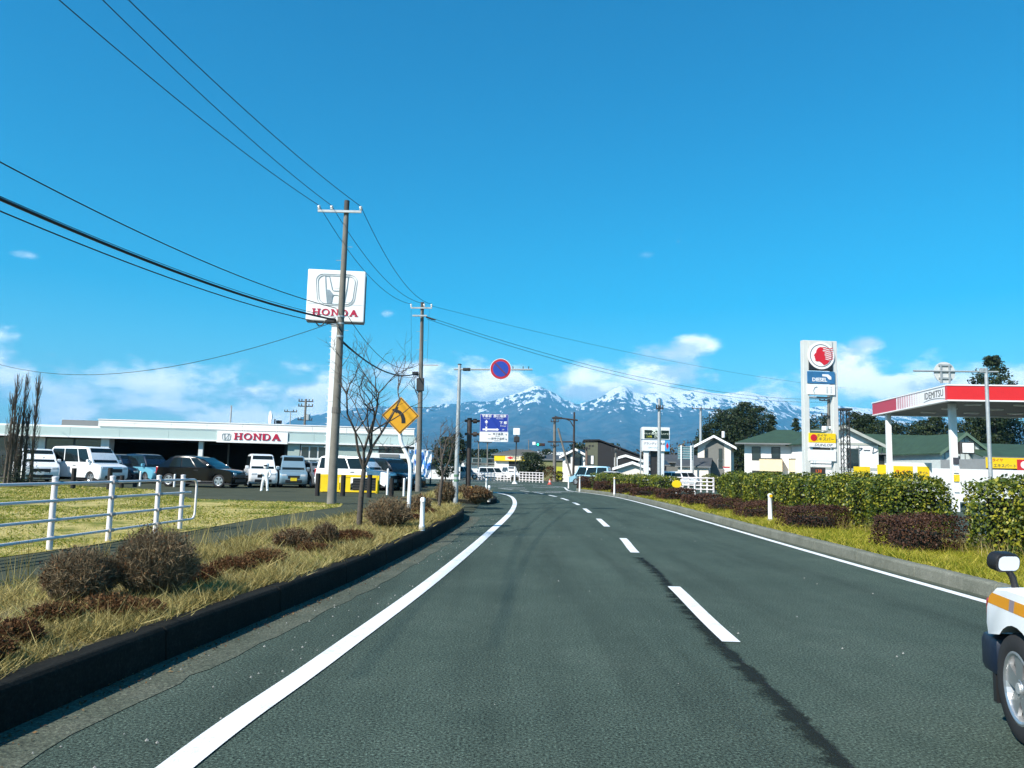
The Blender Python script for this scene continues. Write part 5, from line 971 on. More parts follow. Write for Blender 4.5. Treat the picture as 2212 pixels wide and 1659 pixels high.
for k in range(nb_):
    z0, z1 = hl_*k/nb_, hl_*(k+1)/nb_
    for a, b in (((-.22, -.22), (.22, -.22)), ((.22, -.22), (.22, .22)), ((-.22, .22), (-.22, -.22))): MB().cyl((a[0], a[1], z0), (b[0], b[1], z1), .018, n=5).build('brace', darkm, lt); MB().cyl((b[0], b[1], z0), (a[0], a[1], z1), .018, n=5).build('brace', darkm, lt)
MB().box(-.4, .4, -.3, .3, hl_-.1, hl_+.05).build('head_plate', darkm, lt)
# --- right-hand overhead sign mast, seen from behind
Ym = 29.; bm_ = base(2140, Ym); rm_ = thing('sign_mast', 'galvanised mast with an overhead arm and a round sign seen from behind', 'sign', bm_); hM = P(2139, 795, Ym).z
MB().cyl((0, 0, -.1), (0, 0, hM), .075, .065, 14).build('mast_shaft', galv, rm_, smooth=True); a0 = P(2156, 803.5, Ym)-bm_; a1 = P(1973, 801, Ym)-bm_; MB().cyl(a0, a1, .035, n=10).build('arm', galv, rm_, smooth=True)
q = P(2041.5, 804.5, Ym)-bm_; m_ = MB(); disc(m_, q, 23.3*Ym/F, .03, .05); m_.build('sign_back', M('sign_back_grey', (.55, .56, .54), .5, .06), rm_)
for s in (-.16, .16): MB().box(q.x+s-.03, q.x+s+.03, q.y-.02, q.y+.03, q.z-.42, q.z+.32).build('bracket', galv, rm_)
for s in (-.22, .28): MB().box(q.x-.24, q.x+.24, q.y-.015, q.y+.028, q.z+s-.03, q.z+s+.03).build('bracket', galv, rm_)
for u in (2120, 2128): qq = P(u, 801, Ym)-bm_; MB().box(qq.x-.05, qq.x+.05, -.06, .06, qq.z-.07, qq.z+.09).build('arm_clamp', galv, rm_)
# --- electronic billboard and the second billboard frame
Yb = 66.; bb = base(1416, Yb); bil_ = thing('billboard', 'billboard with a dark electronic panel above a white and blue resort panel', 'billboard', bb, math.radians(4))
def BL(x, y): k, z = FH(x, y, (bb.x, bb.y), math.radians(4)); return k, z
a, zt4 = BL(1389, 922); b, zb4 = BL(1446, 975); zmid = BL(1416, 949)[1]; zms = BL(1416, 951)[1]
MB().box(a, b, -.1, .6, zmid, zt4).build('upper_case', M('case_white', (.75, .77, .76), .5, .04), bil_); MB().box(a+.10, b-.08, -.13, -.1, zmid+.07, zt4-.27).build('screen', M('screen_dark', (.008, .02, .014), .3), bil_)
MB().box(a, b-.42, -.1, .6, zb4, zms).build('lower_panel', cw_, bil_); MB().box(b-.415, b, -.1, .6, zb4, zms).build('blue_panel', M('panel_blue', (.05, .32, .62), .4), bil_)
gl = emit('screen_white', (.75, .9, .82), .9); gy = emit('screen_yellow', (.75, .8, .05), .8); cxb = (a+b)/2; hS = zt4-.27-zmid-.07
text('天栄', .42, gl, bil_, (cxb, -.136, zmid+.12+hS*.80), bold=.008); text('グランディ那須白河ゴルフクラブ', .155, gl, bil_, (cxb, -.136, zmid+.12+hS*.47)); text('GRANDEE', .08, gl, bil_, (cxb, -.136, zmid+.12+hS*.3)); text('この先', .17, gy, bil_, (a+.5, -.136, zmid+.12+hS*.13)); text('2.7km', .2, gl, bil_, (cxb+.05, -.136, zmid+.12+hS*.13))
text('グランディ羽鳥湖', .235, dk, bil_, (a+.95, -.105, zb4+(zms-zb4)*.66), shear=.15); text('スキーリゾート', .17, M('ink_teal', (.05, .25, .30), .5), bil_, (a+1.0, -.105, zb4+(zms-zb4)*.28), shear=.15)
MB().prism([(b-.21+i, (zb4+zms)/2+j) for i, j in ((0, .3), (.12, 0), (0, -.3), (-.12, 0))], -.112, -.1).build('diamond_mark', M('emblem_red', (.55, .012, .025), .4), bil_)
for x in (a+.35, b-.62): MB().box(x-.2, x+.2, .05, .45, -.1, zb4+.05).build('leg', M('case_white', (.75, .77, .76), .5, .04), bil_, bevel=.05)
for z in (.8, 1.6, 2.4, 3.2): MB().box(a-.12, a+.3, .2, .28, z, z+.06).build('ladder_rung', galv, bil_)
MB().box(a-.18, a-.1, .2, .3, 0, zt4-.1).build('ladder_rail', galv, bil_); MB().box(a+.75, b-.85, .3, .4, 0, zb4).build('back_mesh', darkm, bil_)
Yc = 88.; bc = base(1481, Yc); bf = thing('billboard', 'back of a smaller billboard frame on two red and white legs', 'billboard', bc, math.radians(-6)); zt5 = hz_(1481, 964, Yc); zb5 = hz_(1481, 993, Yc); wb = 1.75/2*1.0
MB().box(-.85, .85, .1, .2, zb5, zt5).build('panel_back', M('panel_back_teal', (.12, .25, .28), .6, .2, 4), bf)
for x in (-.5, .6): MB().box(x-.07, x+.07, -.05, .1, 1.6, zt5+.1).build('upper_leg', white, bf); MB().box(x-.075, x+.075, -.055, .105, 0, 1.6).build('lower_leg', red, bf)
for k in range(6): z = zb5+.1+(zt5-zb5)*k/5.6; MB().box(-.85, .85, .02, .1, z, z+.06).build('frame_bar', galv, bf)
# --- far side of the junction
Yy = 118.; yb = base(1118, Yy)
ys_ = gable('yellow_shop', 'shop with a yellow fascia, brown hipped roof and dark entrance', yb, math.radians(-8), 7.2, 9, hz_(1118, 983, Yy), hz_(1118, 971, Yy), wwall, brnr, 'x', .5, (), cat='shop', hip=2.4)
zf0, zf1 = hz_(1110, 996, Yy), hz_(1110, 982.5, Yy); MB().box(-3.6, 1.9, -.45, -.02, zf0, zf1).build('fascia', yellow, ys_); MB().box(-1.9, .6, -.47, -.452, zf0+.12, zf1-.12).build('fascia_sign', M('pale_cream', (.75, .66, .45), .5), ys_); text('ガスト', .6, dk, ys_, (.0, -.478, (zf0+zf1)/2)); MB().prism([(-1.7, (zf0+zf1)/2), (-1.1, zf0+.25), (-.6, (zf0+zf1)/2), (-1.1, zf1-.25)], -.478, -.47).build('fascia_mark', red, ys_)
MB().box(-1.4, 1.9, -.03, .05, 0, zf0-.02).build('entrance', black, ys_); MB().box(.8, 1.7, -.06, -.032, .2, 1.7).build('door', darkm, ys_)
# olive side building
ol = gable('olive_building', 'low building with an olive green wall right of the dark evergreen bush', base(1196, 116), math.radians(-6), 4.2, 9, hz_(1196, 994, 116), hz_(1196, 991, 116)+.5, olive, greyr, 'x', .2, cat='shop'); MB().box(.1, 2.1, -.04, -.003, 0, hz_(1205, 1008, 116)).build('yellow_panel', ywall, ol)
lw_ = gable('long_hall', 'long low white hall with a white roof edge behind the yellow shop', base(1205, 190), math.radians(-3), 24, 14, hz_(1200, 984, 190), hz_(1200, 976, 190), wwall, M('white_roof', (.62, .62, .60), .7), 'x', .3, tuple(('F', -11+k*1.9, -10+k*1.9, 2.3, 3.6) for k in range(12)), cat='hall')
bh = gable('house', 'white two-storey house with a dark blue tiled roof left of the dark olive house', base(1243, 100), math.radians(-14), 3.4, 7, hz_(1243, 986, 100), hz_(1243, 971, 100), wwall, broof, 'y', .4, (('F', -.2, .75, 2.1, 3.6), ('F', -1.3, -.7, 2.4, 3.5)), cat='house')
do = thing('house', 'dark olive and black house with a long sloping roof', 'house', base(1277, 92), math.radians(-4)); k2 = 92/F
zh = lambda y: hz_(1300, y, 92)
MB().box(-.4-.35, .75, 0, .3, -.1, zh(956)).build('olive_tower', M('olive_tower', (.11, .115, .075), .75), do); MB().prism([(.76, -.1), (6.3, -.1), (6.3, zh(988)), (.76, zh(954))], .02, 7).build('wall', dark_w, do)
MB().prism([(-.95, zh(953)), (.9, zh(952)), (6.6, zh(988)-.02), (6.6, zh(988)+.12), (.9, zh(952)+.16), (-.95, zh(953)+.15)], -.2, 7.2).build('roof', M('black_roof', (.012, .012, .013), .7), do)
f_ = MB().box(-.45, .3, -.05, -.002, 2.2, 3.3).build('window', darkm, do); MB().box(-.05, .25, -.07, -.05, 2.25, 3.25).build('pane', white, f_); MB().box(-.4, -.1, -.07, -.05, 2.25, 3.25).build('pane', win, f_)
for x in (-.35, .02): MB().box(x, x+.22, -.04, -.002, zh(965), zh(962)).build('vent', darkm, do)
f_ = MB().box(2.7, 3.1, -.02, .018, 2.0, 3.1).build('window', white, do)
gable('house', 'small cream gabled house with grey roof before the black house', base(1366, 82), math.radians(-10), 3.4, 6, hz_(1366, 1012, 82), hz_(1366, 1000, 82), cream, greyr, 'y', .4, cat='house')
gable('house', 'house with a red patched roof behind the small cream gable', base(1352, 92), math.radians(-15), 4.2, 5, hz_(1352, 996, 92), hz_(1352, 985, 92), cream, redr, 'y', .4, (('F', -1.2, .8, .9, 1.9),), cat='house')
gable('house', 'house with a long dark blue roof left of the billboard legs', base(1385, 98), math.radians(4), 6.5, 7, hz_(1385, 1003, 98), hz_(1385, 987, 98), M('violet_grey', (.10, .10, .13), .8), broof, 'x', .4, cat='house')
gable('house', 'dark roofed house between the two billboards', base(1462, 110), 0, 6.5, 7, hz_(1462, 998, 110), hz_(1462, 983, 110), grey_w, greyr, 'x', .4, cat='house')
gable('house', 'pale two-storey house behind the brown direction sign pole', base(1045, 120), math.radians(8), 6.0, 7, hz_(1040, 1000, 120), hz_(1040, 990, 120), wwall, ribbed('teal_roof', (.05, .09, .085)), 'x', .5, (('F', -1.8, -.5, 2.0, 2.9), ('F', .6, 2.0, 2.0, 2.9)), cat='house')
gable('house', 'white house behind the galvanised mast with a dark roof', base(955, 95), math.radians(5), 4.4, 6, hz_(955, 996, 95), hz_(955, 990, 95), wwall, greyr, 'x', .4, (('F', -1.5, -.6, 1.2, 2.0),), cat='house')
# small lamp sign on a pole and traffic signal
o = thing('lamp_sign', 'small white square lamp sign on a slim dark pole at the junction', 'sign', base(1112, 77)); zl = hz_(1113, 938, 77)
MB().cyl((0, 0, 0), (.1, 0, zl), .06, n=8).build('pole', darkm, o); MB().cyl((0, 0, 0), (0, 0, 1.7), .09, n=8).build('pole_sleeve', white, o); MB().lathe([(0, 0), (.3, 0), (.12, .2), (0, .2)], 10, 'z').build('pole_foot', white, o); MB().box(-.25, .42, -.2, .1, zl-.1, zl+.6).build('lamp_box', M('lamp_cover', (.8, .8, .78), .4), o, bevel=.05); MB().box(-.2, .38, -.3, .2, zl-.8, zl-.2).build('camera_cluster', darkm, o, bevel=.08)
Yq = 92.; tsb = base(1238.5, Yq); ts = thing('traffic_signal', 'dark brown traffic signal pole with a lit green lamp on its arm', 'traffic light', tsb); hT = P(1239, 890, Yq).z
MB().cyl((0, 0, 0), (0, 0, hT), .16, .11, 12).build('pole_shaft', brown_p, ts, smooth=True)
def TSp(x, y): q = P(x, y, Yq)-tsb; return (q.x, -.1, q.z)
MB().cyl(TSp(1243, 954.5), TSp(1183, 954.5), .09, n=8).build('signal_arm', brown_p, ts); MB().tube([TSp(1248, 908), TSp(1215, 904), TSp(1198, 900)], .09, 8).build('lamp_arm', brown_p, ts); MB().tube([TSp(1238, 921), TSp(1232, 910), TSp(1220, 904)], .06, 6).build('arm_stay', brown_p, ts); MB().box(TSp(1214, 902)[0]-1.2, TSp(1214, 902)[0], -.3, .1, TSp(1210, 903)[2]-.15, TSp(1210, 903)[2]+.1).build('lamp_head', darkm, ts, bevel=.05)
x0s, zs_ = TSp(1178, 0)[0], TSp(1190, 961)[2]; hs = MB().box(x0s, x0s+1.05, -.35, -.1, zs_-.18, zs_+.18).build('signal_head', darkm, ts, bevel=.06)
for k, (mt_) in enumerate((emit('signal_green', (.03, .9, .45), 2.2), M('signal_amber_off', (.06, .04, .01), .4), M('signal_red_off', (.06, .01, .01), .4))):
    m_ = MB(); disc(m_, Vector((x0s+.2+.33*k, -.35, zs_)), .13, -.02, .01, 16); m_.build('lens', mt_, hs)
MB().box(x0s-.45, x0s-.08, -.3, -.15, zs_-.05, zs_+.3).build('name_plate', white, ts)
MB().cyl(TSp(1205, 925), TSp(1234, 1030), .12, n=8).build('stay_pole', conc, ts)
# white railings across the junction
def railing(label, u0, u1, Y0, Y1, n, h=1.0, name='guard_railing', z0=0., rails=4):
    p0, p1 = base(u0, Y0, z0), base(u1, Y1, z0); o = thing(name, label, 'railing', p0, 0, 'white guard railings'); d = p1-p0
    for i in range(n+1): q = d*(i/n); MB().box(q.x-.05, q.x+.05, q.y-.05, q.y+.05, 0, h).build('post', frm, o)
    for k in range(rails): z = h*(k+1)/rails-.06; MB().cyl(Vector((0, -.06, z)), d+Vector((0, -.06, z)), .04, n=6).build('rail', frm, o)
railing('white railing in front of the yellow shop, left run', 1033, 1103, 92, 90, 10); railing('white railing before the dark evergreen bush', 1122, 1173, 90, 86, 7, 1.15); railing('pale railing in the hedge gap left of the big hedge', 1435, 1541, 56, 54, 8, 1.05, z0=.17)
railing('low white railing far left of the junction', 926, 1008, 100, 98, 9, .8)
# far cars
for k, (u, Y, hd_, bm2, lbl, cf) in enumerate(((1276, 80, 160, paintm('pale_blue', (.25, .45, .55)), 'pale blue van parked behind the low hedge', dict(L=4.3, Wc=1.7, H=1.95, hood=.6, belt=.5, wind_rake=.45)), (1306, 78, 175, paintm('silver', (.4, .42, .44)), 'silver car right of the pale blue van', dict(L=4.2, Wc=1.7, H=1.45, hood=1.1, belt=.6, wind_rake=.8, rear_rake=.5)),
      (1425, 68, 180, wp, 'white car under the billboard pole behind the hedge', dict(L=4.0, Wc=1.7, H=1.55, hood=.9, belt=.58)), (1478, 84, 20, wp, 'white car between the billboards and the cream shed', dict(L=4.2, Wc=1.7, H=1.6, hood=.9)),
      (940, 100, 0, wp, 'leftmost white car beyond the junction', dict(L=4.4, Wc=1.7, H=1.9, hood=.8)), (973, 101, 0, wp, 'white van right behind the galvanised mast', dict(L=4.4, Wc=1.7, H=1.9, hood=.6)), (1001, 100, 5, paintm('silver', (.4, .42, .44)), 'silver car just left of the brown pole far away', dict(L=4.4, Wc=1.7, H=1.6, hood=.9)), (1065, 104, 8, wp, 'white car behind the railing left of the yellow shop', dict(L=4.4, Wc=1.7, H=1.6, hood=.9)), (1102, 105, -70, wp, 'white kei car in front of the dark shop entrance', dict(L=3.4, Wc=1.5, H=1.75, hood=.6)))):
    car('far_car', lbl, base(u, Y, 0), math.radians(hd_), body=bm2, group='cars beyond the junction', tail=False, **cf)
o = thing('stop_sign', 'small red and white inverted triangle sign before the grey gabled house', 'sign', base(1569, 60, .0)); MB().cyl((0, 0, 0), (0, 0, hz_(1569, 1010, 60)), .03, n=8).build('post', galv, o); zt6 = hz_(1569, 1008, 60); MB().prism([(0, zt6-.5), (.3, zt6), (-.3, zt6)], -.04, -.02).build('plate', white, o); MB().prism([(-.24, zt6-.1), (.24, zt6-.1), (.3, zt6), (-.3, zt6)], -.045, -.04).build('red_bar', red, o)
o = thing('traffic_cone', 'small orange-red cone on the road at the junction', 'cone', base(1188, 78)); MB().lathe([(0, .55), (.05, .55), (.16, .05), (.25, .05), (.25, 0)], 12, 'z').build('cone_body', M('cone_red', (.6, .08, .05), .5), o); MB().lathe([(.085, .42), (.13, .22)], 12, 'z').build('cone_stripe', M('cone_pink', (.7, .4, .38), .5), o)
# ================================================================ the oncoming car cut by the right edge
nc = P(2127, 1300, 5.55); CL, CW = 4.4, 1.70
oc = thing('passing_car', 'white car with an orange band and a stalk mirror, cut off by the right edge', 'car', (0, 0, 0))
rear = G(2118, 1475, 0.); 
hd2 = math.radians(-103); hl2 = CL/2; ov = .45; rw2 = .31
# local: front +x; rear end at -hl2 ; visible flank is local -y
wheelc = Vector((2.985, 4.58, 0))          # contact of the rear wheel
c2, s2 = math.cos(hd2), math.sin(hd2)
lx, ly = -hl2+ov, -CW/2+.06
oc.location = (wheelc.x-(c2*lx-s2*ly), wheelc.y-(s2*lx+c2*ly), 0); oc.rotation_euler = (0, 0, hd2)
wc = M('near_car_white', (.90, .90, .89), .35, .03); zb2 = .90
R2 = rw2+.055
arch = lambda xc: [(xc+R2*math.cos(a), max(.2, rw2+R2*math.sin(a))) for a in [math.pi*(1-i/15) for i in range(16)]]
pr2 = [(-hl2+.02, .55)]+[p for p in arch(-hl2+ov) if p[0] > -hl2+ov or p[1] > .55]+arch(hl2-.85)+[(hl2-.05, .25), (hl2, .45), (hl2-.03, .68), (hl2-.2, .78), (hl2-1.15, .90), (-hl2+1.0, .88), (-hl2+.35, .872), (-hl2+.17, .85), (-hl2+.07, .80), (-hl2+.015, .72), (-hl2, .62)]
m_ = MB(); hw2 = CW/2; ngon_loft(m_, pr2, [-hw2, -hw2+.03, -hw2+.09, -hw2+.2, hw2-.2, hw2-.09, hw2-.03, hw2], [.05, .022, .007, 0, 0, .007, .022, .05])
me = m_.mesh('body'); bm = bmesh.new(); bm.from_mesh(me); bmesh.ops.recalc_face_normals(bm, faces=bm.faces); bm.to_mesh(me); bm.free(); me.shade_smooth(); me.set_sharp_from_angle(angle=math.radians(32)); link('body', me, wc, oc)
xb0, xb1, xt0, xt1 = -hl2+.75, hl2-1.1, -hl2+1.35, hl2-1.95; wy, wt, zt7 = hw2-.10, hw2-.26, 1.44
B = [(xb0, -wy, .86), (xb1, -wy, .87), (xb1, wy, .87), (xb0, wy, .86)]; T = [(xt0, -wt, zt7), (xt1, -wt, zt7), (xt1, wt, zt7), (xt0, wt, zt7)]
MB().add(B+T, [(3, 2, 1, 0), (4, 5, 6, 7), (0, 1, 5, 4), (1, 2, 6, 5), (2, 3, 7, 6), (3, 0, 4, 7)]).build('cabin', wc, oc, bevel=.06, smooth=30)
for sd_ in ([B[0], B[1], T[1], T[0]], [B[2], B[3], T[3], T[2]]):
    for a, b in ((.1, .5), (.52, .9)): q, nn = pane(sd_, a, b, .08, .88); quadpart('side_window', win2, oc, q, nn)
for fc in ([B[1], B[2], T[2], T[1]], [B[3], B[0], T[0], T[3]]): q, nn = pane(fc, .06, .94, .06, .9); quadpart('windscreen', win2, oc, q, nn)
# orange band along the shoulder, with a grey slash
org = M('orange_band', (.75, .30, .005), .35, .04); m_ = MB()
body2 = [c for c in oc.children if c.name.startswith('body')][0]; bm = bmesh.new(); bm.from_mesh(body2.data)
for co_, no_ in (((0, 0, .745), (0, 0, 1)), ((0, 0, .815), (0, 0, 1)), ((-hl2+.20, 0, 0), (1, 0, -.35)), ((-hl2+.27, 0, 0), (1, 0, -.35))): bmesh.ops.bisect_plane(bm, geom=bm.verts[:]+bm.edges[:]+bm.faces[:], plane_co=co_, plane_no=no_)
def take(test, name, mat):
    fs = [f for f in bm.faces if test(f.calc_center_median())]; mm = MB()
    for f in fs: mm.add([v.co+f.normal*.0015 for v in f.verts], [tuple(range(len(f.verts)))])
    me3 = mm.mesh(name); me3.shade_smooth(); return link(name, me3, mat, oc)
slx = lambda c: (c.x+hl2)-.35*c.z
gsl = M('band_grey', (.30, .24, .26), .5)
for sd2 in (-1, 1):
    inb = lambda c: .745 < c.z < .815 and c.y*sd2 > hw2-.25
    take(lambda c: inb(c) and slx(c) > .27, 'orange_band', org); take(lambda c: inb(c) and .20 < slx(c) < .27, 'grey_slash', gsl); take(lambda c: inb(c) and slx(c) < .20, 'orange_band', org)
bm.free()
tl2 = M('tail_lamp', (.35, .01, .012), .2, .1); MB().box(-hl2-.012, -hl2+.07, -hw2+.035, -hw2+.2, .58, .76).build('tail_light', tl2, oc, bevel=.02); MB().box(-hl2-.012, -hl2+.07, hw2-.2, hw2-.035, .58, .76).build('tail_light', tl2, oc, bevel=.02)
MB().box(-hl2-.08, -hl2+ov-R2*.72, -hw2+.012, hw2-.012, .30, .545).build('rear_bumper', M('bumper_navy', (.006, .012, .028), .4, .1), oc, bevel=.05, smooth=40); MB().box(-hl2+.0, hl2-.3, -hw2+.14, hw2-.14, .16, .36).build('underbody', black, oc)
MB().box(-hl2+.08, -hl2+.13, -hw2+.03, -hw2+.2, .14, .40).build('mud_flap', black, oc)
ty, rm, bk = wheel_meshes(rw2, .2, True)
for x in (-hl2+ov, hl2-.85):
    for s in (-1, 1): wh = link('wheel', ty, None, oc); wh.location = (x, s*(hw2-.125), rw2); wh.rotation_euler = (0, 0, 0 if s < 0 else math.pi); link('rim', rm, None, wh); link('brake_shadow', bk, None, wh); MB().lathe([(0, -.094), (.03, -.094), (.034, -.08)], 14).build('hub_cap', galv, wh)
bpy.context.view_layer.update(); ivo = oc.matrix_world.inverted(); Ymr = (oc.matrix_world @ Vector((-hl2+.32, -hw2+.15, .87))).y
mc = P(2170, 1214, Ymr); ft = P(2196, 1266, Ymr)
mi = MB(); mi.prism([(x, z) for x, z in rrect(0, 0, 60*Ymr/F, 40*Ymr/F, 0, 5, .42)], -.03, .05); mo = mi.build('mirror', black, oc, bevel=.012, smooth=40); mo.matrix_parent_inverse = ivo; mo.location = mc
mg = MB().prism([(x, z) for x, z in rrect(0, 0, 50*Ymr/F, 30*Ymr/F, 0, 5, .38)], -.034, -.031).build('mirror_glass', M('mirror_silver', (.85, .87, .88), .03, 0, metal=1.), mo)
mo.rotation_euler = (math.radians(9), 0, math.radians(10))
ms_ = MB().tube([P(2178, 1232, Ymr), P(2187, 1246, Ymr), ft-Vector((0, 0, .05))], .02, 8).build('mirror_stalk', black, oc, smooth=True); ms_.matrix_parent_inverse = ivo
# ================================================================ vegetation
hedge_l = leafmat('hedge_leaves', [(.0, (.014, .028, .005)), (.3, (.045, .078, .010)), (.6, (.13, .165, .016)), (.85, (.32, .30, .025))], .25, .45, .4)
red_l = leafmat('azalea_leaves', [(.0, (.020, .010, .007)), (.4, (.05, .022, .014)), (.8, (.10, .045, .022))], .2)
dead_l = leafmat('dead_twigs', [(.0, (.05, .038, .027)), (.4, (.15, .115, .072)), (.7, (.24, .185, .11)), (.95, (.36, .26, .15))], .1, .8, .1)
rust_l = leafmat('rusty_leaves', [(.0, (.035, .016, .010)), (.35, (.085, .038, .018)), (.7, (.16, .082, .036)), (1, (.30, .20, .09))], .25, .7, .1)
straw_l = leafmat('dry_grass', [(.0, (.06, .05, .014)), (.3, (.22, .175, .055)), (.6, (.44, .355, .13)), (.8, (.60, .50, .23)), (.97, (.22, .27, .04))], .35, .7, .1)
grass_l = leafmat('verge_grass', [(.0, (.08, .12, .01)), (.35, (.22, .24, .02)), (.6, (.42, .37, .045)), (.95, (.55, .47, .12))], .35, .7, .1)
lawn_l = leafmat('lawn_grass', [(.0, (.06, .11, .01)), (.4, (.15, .20, .018)), (.62, (.30, .27, .045)), (.8, (.48, .39, .12))], .3, .8, .1)
ever_l = leafmat('evergreen_leaves', [(.0, (.006, .012, .006)), (.4, (.014, .026, .010)), (.75, (.03, .05, .016)), (1, (.06, .075, .02))], .1, .6, .3)
wood_l = leafmat('bare_wood_haze', [(.0, (.03, .028, .022)), (.5, (.075, .062, .045)), (1, (.12, .10, .07))], .1, .9, .05)
bark = M('bark', (.075, .062, .05), .9, .35, 14, bump=.5); bark_d = M('dark_bark', (.03, .026, .022), .9, .3, 10)
def hedge(label, A, B, wd, z0, z1, dens=950, size=.075, name='hedge', mat=None, jit=.07, grp='clipped hedges along the right verge', cat='hedge', base_gap=.12):
    A, B = Vector((*A, 0)), Vector((*B, 0)); L = (B-A).length; d = (B-A).normalized(); nr = Vector((d.y, -d.x, 0)); o = thing(name, label, cat, (A.x, A.y, z0), math.atan2(d.y, d.x), grp); H = z1-z0; r = min(.22, wd*.25)
    per = 2*H+wd; n = int(dens*L*per + dens*wd*H*2)
    t_ = rng.uniform(0, L, n); s_ = rng.uniform(0, per, n); y = np.where(s_ < H, -wd/2, np.where(s_ < H+wd, s_-H-wd/2, wd/2)); z = np.where(s_ < H, s_, np.where(s_ < H+wd, H, per-s_))
    e = rng.random(n) < (wd*H*2/(L*per+wd*H*2)); t_ = np.where(e, np.where(rng.random(n) < .5, 0, L), t_); y = np.where(e, rng.uniform(-wd/2, wd/2, n), y); z = np.where(e, rng.uniform(0, H, n), z)
    bump = .09*np.sin(t_*2.1+1.3*np.sin(t_*.7))+.07*np.sin(t_*5.3+z*3)+.05*np.sin(z*6+y*4)
    C = np.stack([t_, y, z], 1); ctr = np.stack([np.clip(t_, .2, L-.2), np.zeros(n), np.full(n, H*.45)], 1); out = unit(C-ctr)
    depth = np.abs(rng.normal(0, jit, n))*1.6; C = C+out*(bump-depth+.02)[:, None]+rng.normal(0, .02, (n, 3)); C[:, 2] = np.maximum(C[:, 2], base_gap*rng.random(n)); keep = (C[:, 2] > base_gap) | (rng.random(n) < .3)
    V, Fc = leaves(C[keep], size, .2, .62, out[keep]); me = npmesh('foliage', V, Fc); tag(link('foliage', me, mat or hedge_l, o), kind='stuff')
    ci_ = min(.26, wd*.26); core = MB().box(ci_, L-ci_, -wd/2+ci_, wd/2-ci_, .08, H-min(.24, H*.4)).build('inner_branches', M('hedge_core', (.012, .014, .008), .95, .4, 9), o)
    m_ = MB()
    k = int(L*7)
    for i in range(k): x = random.uniform(.1, L-.1); yy = random.uniform(-wd*.42, wd*.42); m_.cyl((x, yy, -.05), (x+random.uniform(-.15, .15), yy+random.uniform(-.1, .1), H*.6), .012, .006, 4, False)
    tag(m_.build('stems', bark_d, o), kind='stuff'); return o
hedge('large clipped green hedge nearest the right edge behind the passing car', (9.3, 10.6), (9.3, 14.7), 1.35, .17, 1.41)
hedge('large clipped green hedge left of the gap, in front of the canopy pillars', (9.35, 17.5), (9.45, 21.6), 1.35, .17, 1.44)
hedge('long clipped green hedge in front of the twin-column sign', (9.5, 21.8), (9.9, 34), 1.35, .17, 1.40, 620, .085)
hedge('low clipped green hedge by the junction under the billboard', (9.0, 43.5), (6.4, 54.8), 1.3, .17, 1.22, 330, .10)
hedge('small trimmed bush row in front of the grey gabled house', (13.8, 49), (17.6, 51), 1.2, 0, 1.55, 260, .12)
hedge('low dark hedge behind the pale railing', (16.5, 66), (21, 66), 1., 0, 1.3, 200, .12)
def azalea(label, u, v, w_, l, h, rz=.0):
    p = G(u, v, .17); c, s = math.cos(rz), math.sin(rz); hedge(label, (p.x+w_/2, p.y), (p.x+w_/2, p.y+l), w_, .17, .17+h, 1700, .045, 'azalea_bush', red_l, .05, 'dark reddish clipped bushes', 'bush', .04)
azalea('dark reddish clipped bush beside the passing car mirror', 1962, 1197, 1.0, 1.5, .60); azalea('wide dark reddish clipped bush right of the amber capped post', 1716, 1147, 1.3, 1.4, .52); azalea('dark reddish clipped bush behind the amber capped post', 1612, 1123, 1.0, 1.4, .45); azalea('small dark reddish bush at the start of the long hedge', 1546, 1106, .9, 1.5, .38)
for k, (u, v, w_, l, h) in enumerate(((1497, 1092, 1.2, 1.8, .38), (1436, 1081, 1.5, 2.2, .5), (1376, 1073, 1.2, 1.8, .42), (1333, 1066.5, 1.2, 2, .5), (1292, 1061, 1.2, 2, .6), (1256, 1056.5, 1.0, 2, .85))):
    p = G(u, v, .17); hedge(['reddish bush left of the hedge gap', 'reddish bush below the yellow disc', 'reddish bush before the middle of the low hedge', 'reddish bush before the left half of the low hedge', 'reddish bush near the island nose', 'leftmost reddish bush on the nose of the right island'][k], (p.x+w_/2, p.y), (p.x+w_/2-.25, p.y+l), w_, .17, .17+h, 620, .075, 'azalea_bush', red_l, .05, 'dark reddish clipped bushes', 'bush', .04)
